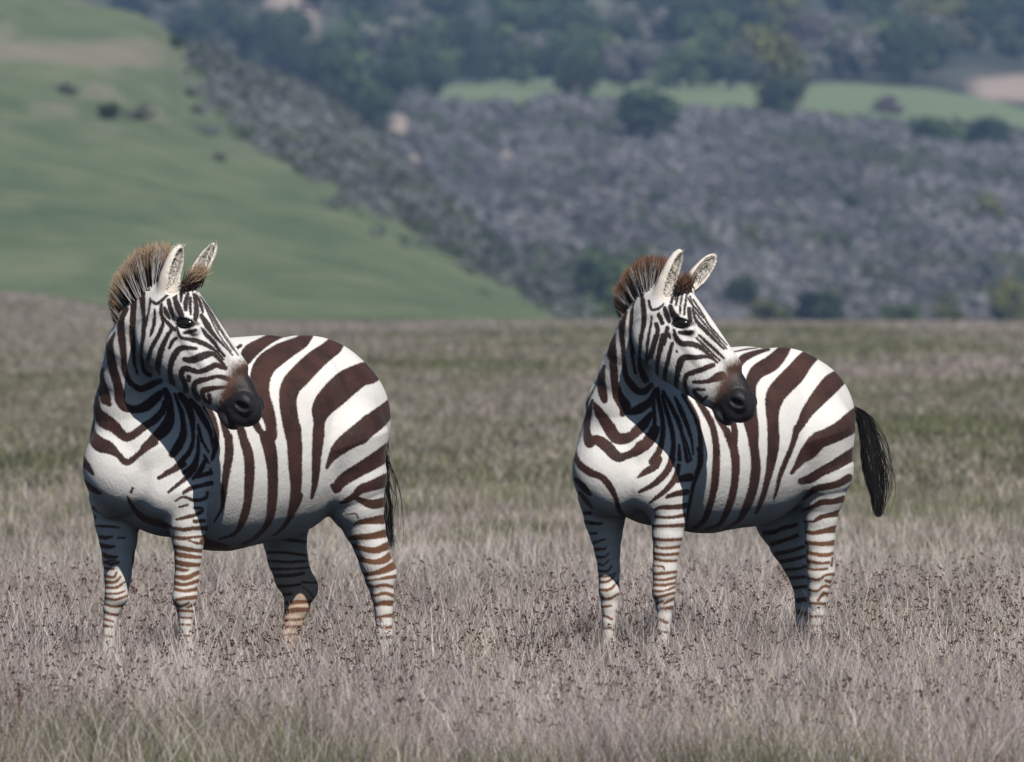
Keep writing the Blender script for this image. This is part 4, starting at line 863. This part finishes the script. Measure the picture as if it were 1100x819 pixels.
    V, Q = surface(pr, cfg.get('h', 0.006)); V = laplace(V, Q, 2); V = settle(pr, V, 1); V, Q = subdivide(V, Q); V = laplace(V, Q, 2)
    u, v = proj(V); gs = np.stack([np.min([p(V) for p in pr if p.g == g and p.op == '+'], 0) for g in range(5)], 0)
    grp = np.argmin(gs, 0); st = np.zeros(len(V))
    for g, key in enumerate(('S_body', 'S_head', 'S_rf', 'S_rh')):
        m = grp == g; st[m] = stripe_field(cfg[key], u[m], v[m]) - (0.45 if g == 1 else 0.12)
    st[grp == 4] = -4
    rel = (V - H0) / hs; hx, hz, hy = rel @ ax, rel @ cd, rel @ br
    hx = np.where(hx > .2, .2 + (hx - .2) / 1.055, hx)
    mz = np.where(grp == 1, sstep(0.378, 0.515, hx + 0.42 * np.minimum(hz, .05)), 0)
    mz = np.where((grp == 1) & (hx > .44), np.maximum(mz, sstep(0.470, 0.505, hx + 0.05 * hz + .012) * sstep(.03, -.03, hz)), mz)
    e1, e2 = .72 * (hx - .198) + .69 * (hz - .034), .72 * (hz - .034) - .69 * (hx - .198)
    eyed = np.hypot(e1 / .041, (e2 + .001) / .0195); st = np.where((grp == 1) & (np.abs(hy) > .05) & (eyed < 1.4), np.minimum(st, (eyed - 1.02) * 6), st)
    ear = np.zeros(len(V)); black = sstep(0.2, 0.8, (grp == 1) * sstep(.30, .05, np.abs(hx - .19)) * 1.0)
    for (A, B, x, sd_, o, L, wd) in ears:
        q = V - A; t_ = q @ x / L; inn = (np.linalg.norm(q - np.outer(q @ x, x), axis=1) < wd * 1.3) & (t_ > .12) & (t_ < 1.1) & (gs[1] < .02)
        st = np.where(inn, 6, st); lat = (q @ sd_) / wd; fo = (q @ o)
        ear = np.maximum(ear, inn * sstep(-.15, .25, fo / wd + .25 - .0 * lat) * 0.75)
        rim = inn * sstep(.10, -.05, np.abs(np.abs(lat) - .82 * np.sqrt(np.clip(1 - ((t_ - .48) / .56) ** 2, 0, 1)))) * sstep(.45, .75, t_)
        st = np.where(rim > .6, -2, st); ear = np.where(rim > .6, 0, ear)
    zz = V[:, 2]; low = sstep(cfg['zr'][1], cfg['zr'][0], zz) * (grp != 1)
    hoof = sstep(.075, .06, zz)
    me = mesh_from('body', V, Q); fattr(me, 'stripe', np.where(hoof > .5, -4, st)); fattr(me, 'muzzle', mz); fattr(me, 'ear', ear)
    fattr(me, 'rufous', low * 0.85 * (1 - hoof)); fattr(me, 'black', np.maximum(black * .8, hoof)); fattr(me, 'dirt', sstep(.62, .28, zz) * (grp != 1) * np.where(grp == 3, cfg['dirt'], .16))
    # the thing itself: an Empty on the ground under the body
    root = bpy.data.objects.new('zebra', None); COL.objects.link(root); bp = P(cfg['trunk'][2][0], 700, 0.0); root.location = (bp[0], bp[1], 0); root.empty_display_size = 0.3
    tag(root, label, 'zebra', 'zebras standing in the meadow')
    bpy.context.view_layer.update(); base = np.array([bp[0], bp[1], 0])
    def attach(o): o.matrix_parent_inverse = root.matrix_world.inverted(); return o
    attach(obj('body', me, COAT, root))
    # eyes
    for sgn in (1, -1):
        th_ = np.linspace(0, math.pi, 13); ph = np.arange(24) * 2 * math.pi / 24
        G = np.stack([np.outer(np.sin(th_), np.cos(ph)), np.outer(np.sin(th_), np.sin(ph)), np.outer(np.cos(th_), np.ones(24))], -1).reshape(-1, 3) * hs
        G = G @ np.stack([EX[0] * .034, EX[1] * .022, EX[2] * .0175])
        q = [(i * 24 + j, i * 24 + (j + 1) % 24, (i + 1) * 24 + (j + 1) % 24, (i + 1) * 24 + j) for i in range(12) for j in range(24)]
        attach(obj('eye', mesh_from('eye', G + Hp(.198, .034, .081 * sgn), q), EYE, root))
    # mane
    mp = cfg['mane']; n = cfg.get('nm', 4200); B, T, C0, C1 = [], [], [], []
    s = r.random(n) * (len(mp) - 1.001); i = s.astype(int); fr = (s - i)[:, None]; mp_ = np.array([m[:5] for m in mp], float)
    a = mp_[i] * (1 - fr) + mp_[i + 1] * fr
    jd = r.normal(0, .016, n); Bp = np.stack([P(a[k, 0], a[k, 1], a[k, 4] + jd[k]) for k in range(n)]); Tp = np.stack([P(a[k, 2], a[k, 3], a[k, 4] + jd[k] * 2.0) for k in range(n)])
    ln = 0.80 + 0.22 * r.random(n); Bp = Bp - (Tp - Bp) * 0.26; Tp = Bp + (Tp - Bp) * ln[:, None] + r.normal(0, .006, (n, 3))
    sw = np.array(cfg['mane_white']); w_ = np.min([np.abs(s - c) / h for c, h in sw], 0) if len(sw) else np.full(n, 9)
    iswh = w_ + r.normal(0, .06, n) < 1
    c0_ = np.where(iswh[:, None], np.array([.62, .58, .54]), np.array([.035, .02, .016])) * (0.75 + .5 * r.random(n))[:, None]
    c1_ = np.where((r.random(n) < .88)[:, None], np.array(cfg['tip']), np.array([.05, .03, .022])) * (0.6 + .7 * r.random(n))[:, None]
    c1_ = np.where((iswh & (ln < .88))[:, None], c0_ * .8, c1_)
    attach(hairs('mane', Bp, Tp, r.normal(0, .012, (n, 3)), .0013 + .0009 * r.random(n), c0_, c1_, root))
    # forelock and ear fringe
    A0, B0 = ears[0], ears[1]; n = 420
    fa = np.array(cfg['forelock'], float); s = r.random(n)[:, None]; b2 = fa[0] * (1 - s) + fa[1] * s; t2 = fa[2] * (1 - s) + fa[3] * s
    Bp = np.stack([P(*b2[k]) for k in range(n)]) + r.normal(0, .008, (n, 3)); Tp = np.stack([P(*t2[k]) for k in range(n)]) + r.normal(0, .014, (n, 3))
    c0_ = np.tile([.05, .03, .022], (n, 1)) * (0.6 + .8 * r.random(n))[:, None]; c1_ = np.tile(np.array(cfg['tip']) * .8, (n, 1)) * (0.5 + .9 * r.random(n))[:, None]
    attach(hairs('forelock', Bp, Tp, r.normal(0, .01, (n, 3)), .0014 + .001 * r.random(n), c0_, c1_, root))
    for (A, Bq, x, sd_, o, L, wd) in ears:
        n = 150; ss = r.random(n); lat = r.choice([-1, 1], n) * (0.55 + .35 * r.random(n)) * np.sqrt(np.clip(1 - ((ss - .45) / .56) ** 2, .02, 1)); inn = r.random(n) < .55
        lat = np.where(inn, r.uniform(-.6, .6, n), lat)
        b = A + np.outer(ss * L * .9 + .01, x) + np.outer(lat * wd * .9, sd_) + np.outer(np.where(inn, -.35, .12) * wd, o)
        tt = b + np.outer(.012 + .016 * r.random(n), x) + np.outer(np.where(inn, .022, .008) + .008 * r.random(n), o) + np.outer(-lat * .012, sd_) + r.normal(0, .004, (n, 3))
        cc = np.where((r.random(n) < .06)[:, None], np.array([.10, .07, .05]), np.array([.74, .67, .58])) * (0.7 + .5 * r.random(n))[:, None]
        attach(hairs('ear_fur', b, tt, r.normal(0, .004, (n, 3)), .0011 + .0006 * r.random(n), cc, cc, root))
    # tail
    td = np.array(cfg['tail'], float); n = cfg['nt']; s0 = r.random(n) ** 1.3 * cfg['tail_root']; L_ = len(td) - 1
    ang = r.random(n) * 6.28; rad = np.sqrt(r.random(n)); s_end = .58 + .42 * r.random(n) ** .7; wob = r.normal(0, 1, (n, 2)); wisp = (r.random(n) < .07) * r.random(n); Vs, Cc, Qs = [], [], []
    for i in range(9):
        s = s0 + (1 - s0) * (i / 8) * s_end; k = np.clip((s * L_).astype(int), 0, L_ - 1); fr = (s * L_ - k)[:, None]
        c = td[k] * (1 - fr) + td[k + 1] * fr
        pc = unproj(c[:, 0], c[:, 1], D + c[:, 2])
        spread = c[:, 3] * D / F * rad * min(1, .35 + .65 * i / 3)
        pc = pc + np.stack([np.cos(ang) * spread, np.sin(ang) * spread * .8, np.zeros(n)], 1)
        pc[:, 0] += .006 * wob[:, 0] * math.sin(i * .9) + .003 * wob[:, 1] * i / 8 + wisp * .055 * math.sin(i / 8 * 2.6); pc[:, 2] += .0
        ww = (.0021 * (1 - .8 * i / 8))
        dx = np.stack([np.cos(ang + 1.2), np.sin(ang + 1.2), 0 * ang], 1) * ww; dy = np.stack([-np.sin(ang + 1.2), np.cos(ang + 1.2), 0 * ang], 1) * ww
        Vs += [pc + dx, pc - dx * .5 + dy * .87, pc - dx * .5 - dy * .87]
    V = np.stack(Vs, 1).reshape(-1, 3); m = 27; b_ = np.arange(n) * m
    for i in range(8):
        for j in range(3): Qs.append(np.stack([b_ + 3 * i + j, b_ + 3 * i + (j + 1) % 3, b_ + 3 * i + 3 + (j + 1) % 3, b_ + 3 * i + 3 + j], 1))
    tm = mesh_from('tail_tuft', V, np.concatenate(Qs)); cattr(tm, 'col', np.repeat(np.where((r.random(n) < cfg['tail_grey'])[:, None], np.array([.16, .14, .125]), np.array([.010, .008, .008])) * (0.6 + .8 * r.random(n))[:, None], m, 0))
    attach(obj('tail_tuft', tm, HAIR, root))
    return root

ZA = dict(D=D1, seed=3, theta=38, S_body=BODY_A, S_head=HEAD_A, S_rf=RF_A, S_rh=RH_A, zr=(0.40, 0.75), dirt=0.85,
 trunk=[(137, 503, 50, -.29, 1.0), (187, 483, 94, -.16, .72), (235, 478, 114, -.03, .76), (285, 471, 111, .11, .78), (328, 455, 95, .22, .80), (346, 452, 79, .27, .85)],
 muscle=[(197, 495, -.33, .105, .085, .215, .25), (128, 500, -.10, .10, .085, .20, .25), (172, 528, -.36, .07, .07, .085, 0), (120, 532, -.24, .07, .07, .085, 0), (370, 470, .13, .145, .10, .20, -.35), (310, 475, .37, .14, .10, .20, -.35)],
 neck=[(153, 470, 59, -.235), (145, 437, 44, -.265), (141, 405, 33, -.325), (142, 372, 27.5, -.395), (148.5, 345, 21.5, -.45), (162, 320, 16, -.485)],
 crest=[(152, 339, 15, -.39), (158, 370, 27, -.29), (178, 405, 38, -.15), (215, 420, 48, -.02)],
 lf=[(198, 530, 28, -.34), (201, 560, 21, -.34), (202, 580, 17.3, -.34), (202, 600, 14.2, -.34), (200.5, 622, 13, -.34), (198.5, 642, 13.2, -.345), (199.5, 655, 9.5, -.34), (199.5, 672, 7.2, -.34), (200, 705, 7, -.34), (199, 717, 9, -.345), (196, 727, 8, -.36)],
 rf=[(125, 535, 30, -.14), (126, 562, 24, -.14), (127, 580, 20.5, -.14), (127, 600, 17, -.14), (126.5, 620, 14.3, -.14), (125, 640, 12.3, -.145), (120.5, 653, 9.5, -.14), (118, 668, 7, -.14), (116, 700, 6.6, -.14), (115, 714, 8.2, -.145), (112, 724, 8, -.16)],
 lh=[(362, 480, 58, .14), (372, 512, 44, .145), (382, 540, 31, .15), (391, 565, 22.5, .16), (398, 585, 18.5, .165), (403.5, 605, 17, .17), (408, 622, 15.5, .175), (411, 640, 12, .175), (412, 655, 9.6, .175), (412.5, 680, 8.8, .17), (413, 702, 8.6, .17), (411.5, 713, 10, .165), (408, 724, 9, .15)],
 rh=[(304, 515, 45, .36), (305, 555, 30, .365), (306, 580, 23.5, .37), (309, 600, 21.5, .37), (315, 620, 20, .375), (321, 636, 17, .38), (319, 652, 13.5, .375), (315, 668, 10.5, .37), (311, 684, 9.3, .365), (306, 702, 9, .36), (303, 711, 10, .355), (299, 721, 9, .34)],
 knobs=[(419, 614, 7, .185, 0), (334, 630, 8, .39, 3)],
 head=dict(u=168, v=312, dep=-.50, s=1.015, tau=17),
 ears=[(175, 322, 193.5, 264, -.56, -.57, (.80, -.60, 0.1), .042), (206, 306, 231, 262, -.515, -.505, (-.35, -.9, .2), .031)],
 mane=[(137, 368, 128, 352, -.36), (131, 352, 123, 343, -.41), (128, 341, 118.5, 326, -.43), (133, 331, 118, 313, -.445), (140, 321, 122, 296, -.47), (148, 312, 137, 278, -.50), (156, 305, 148, 267, -.515), (164, 299, 165, 260, -.52), (172, 296, 185, 262, -.53)],
 mane_white=[(1.6, .34), (3.1, .2), (4.0, .3), (4.9, .28), (5.9, .33), (7.3, .42)], tip=(.60, .42, .27),
 forelock=[(196, 309, -.605), (212, 306, -.565), (206, 292, -.615), (223, 287, -.575)],
 dock=[(390, 422, .38), (403, 452, .45)], tail=[(402, 435, .44, 4), (408, 480, .45, 6), (411, 530, .45, 7), (414, 560, .44, 7), (417, 592, .43, 7)], nt=420, tail_root=.35, tail_grey=.05)
ZB = dict(D=D2, seed=9, theta=41, S_body=BODY_B, S_head=HEAD_B, S_rf=RF_B, S_rh=RH_B, zr=(0.45, 0.70), dirt=0.2,
 trunk=[(662, 506, 50, -.29, 1.0), (708, 482, 83, -.17, .72), (755, 475, 98, -.03, .76), (800, 469, 97, .11, .78), (838, 457, 84, .22, .80), (853, 453, 72, .28, .85)],
 muscle=[(716, 495, -.34, .10, .085, .21, .25), (652, 500, -.11, .10, .085, .20, .25), (694, 520, -.37, .07, .07, .085, 0), (646, 524, -.25, .07, .07, .085, 0), (874, 468, .14, .14, .10, .20, -.35), (820, 475, .38, .14, .10, .20, -.35)],
 neck=[(675, 470, 55, -.235), (671, 437, 41, -.265), (673, 406, 30, -.325), (680, 376, 25, -.395), (686.5, 349, 20.5, -.45), (697, 324, 15.5, -.485)],
 crest=[(691, 340, 14, -.39), (697, 370, 25, -.29), (713, 402, 36, -.15), (745, 418, 44, -.02)],
 lf=[(715, 530, 26, -.34), (718, 558, 18.8, -.34), (717, 575, 16.4, -.34), (715.5, 592, 13.8, -.34), (714, 612, 12.8, -.34), (713, 637, 12.2, -.345), (714, 650, 9.3, -.34), (713.5, 663, 7.4, -.34), (712, 690, 6.8, -.34), (711, 709, 8.6, -.345), (708, 719, 8, -.36)],
 rf=[(649, 535, 29, -.14), (649.5, 558, 22, -.14), (651, 574, 17.5, -.14), (652.5, 592, 13.8, -.14), (654, 610, 11.8, -.14), (654.5, 635, 11, -.145), (654.5, 652, 8.4, -.14), (654, 668, 6.8, -.14), (653, 692, 6.4, -.14), (652, 707, 8, -.145), (649, 717, 8, -.16)],
 lh=[(869, 472, 53, .15), (879, 505, 38, .155), (882, 530, 26, .16), (881.5, 555, 18.2, .165), (880.5, 580, 15.6, .17), (881, 600, 14.2, .17), (880.5, 618, 13.8, .175), (879.5, 632, 11.3, .175), (878, 646, 9, .175), (877, 660, 7.4, .175), (876, 682, 7.6, .17), (875, 700, 8.8, .165), (872, 714, 8.5, .15)],
 rh=[(836, 525, 44, .36), (842, 560, 30, .365), (848, 585, 21, .37), (855.5, 605, 15.5, .375), (861, 624, 11.5, .38), (862.5, 640, 8.5, .38), (861, 656, 7.2, .375), (860, 680, 7.2, .37), (858, 702, 8.6, .365), (855, 713, 8.5, .35)],
 knobs=[(890, 611, 6, .185, 0), (868, 622, 6, .39, 3)],
 head=dict(u=700.5, v=313.5, dep=-.50, s=.985, tau=17),
 ears=[(706, 328, 730.5, 269, -.56, -.57, (.82, -.57, 0.1), .039), (738, 312, 768, 274, -.515, -.505, (.1, -.95, -.2), .034)],
 mane=[(681, 362, 673, 350, -.36), (675, 348, 668, 342, -.41), (672, 338, 661, 326, -.43), (675, 330, 660.5, 310, -.445), (681, 322, 668, 296, -.47), (688, 315, 678, 285, -.50), (694, 311, 690, 276, -.515), (700, 307, 704, 274, -.52), (706, 305, 719, 278, -.53)],
 mane_white=[(1.5, .34), (2.9, .28), (4.0, .3), (4.9, .28), (5.9, .33), (7.0, .36)], tip=(.28, .14, .08),
 forelock=[(727, 312, -.605), (740, 312, -.565), (732, 301, -.615), (742, 296, -.575)],
 dock=[(897, 424, .37), (917, 440, .46)], tail=[(914, 434, .45, 3), (926, 446, .47, 4.5), (933, 475, .48, 8), (938, 505, .48, 9), (942, 532, .475, 6.5), (943.5, 556, .47, 3)], nt=1700, tail_root=.3, tail_grey=.025)
make_zebra(ZA, 'larger left zebra with golden brown mane tips, head turned back over its shoulder')
make_zebra(ZB, 'right zebra with a reddish mane and its black tail tuft swung out behind the rump')
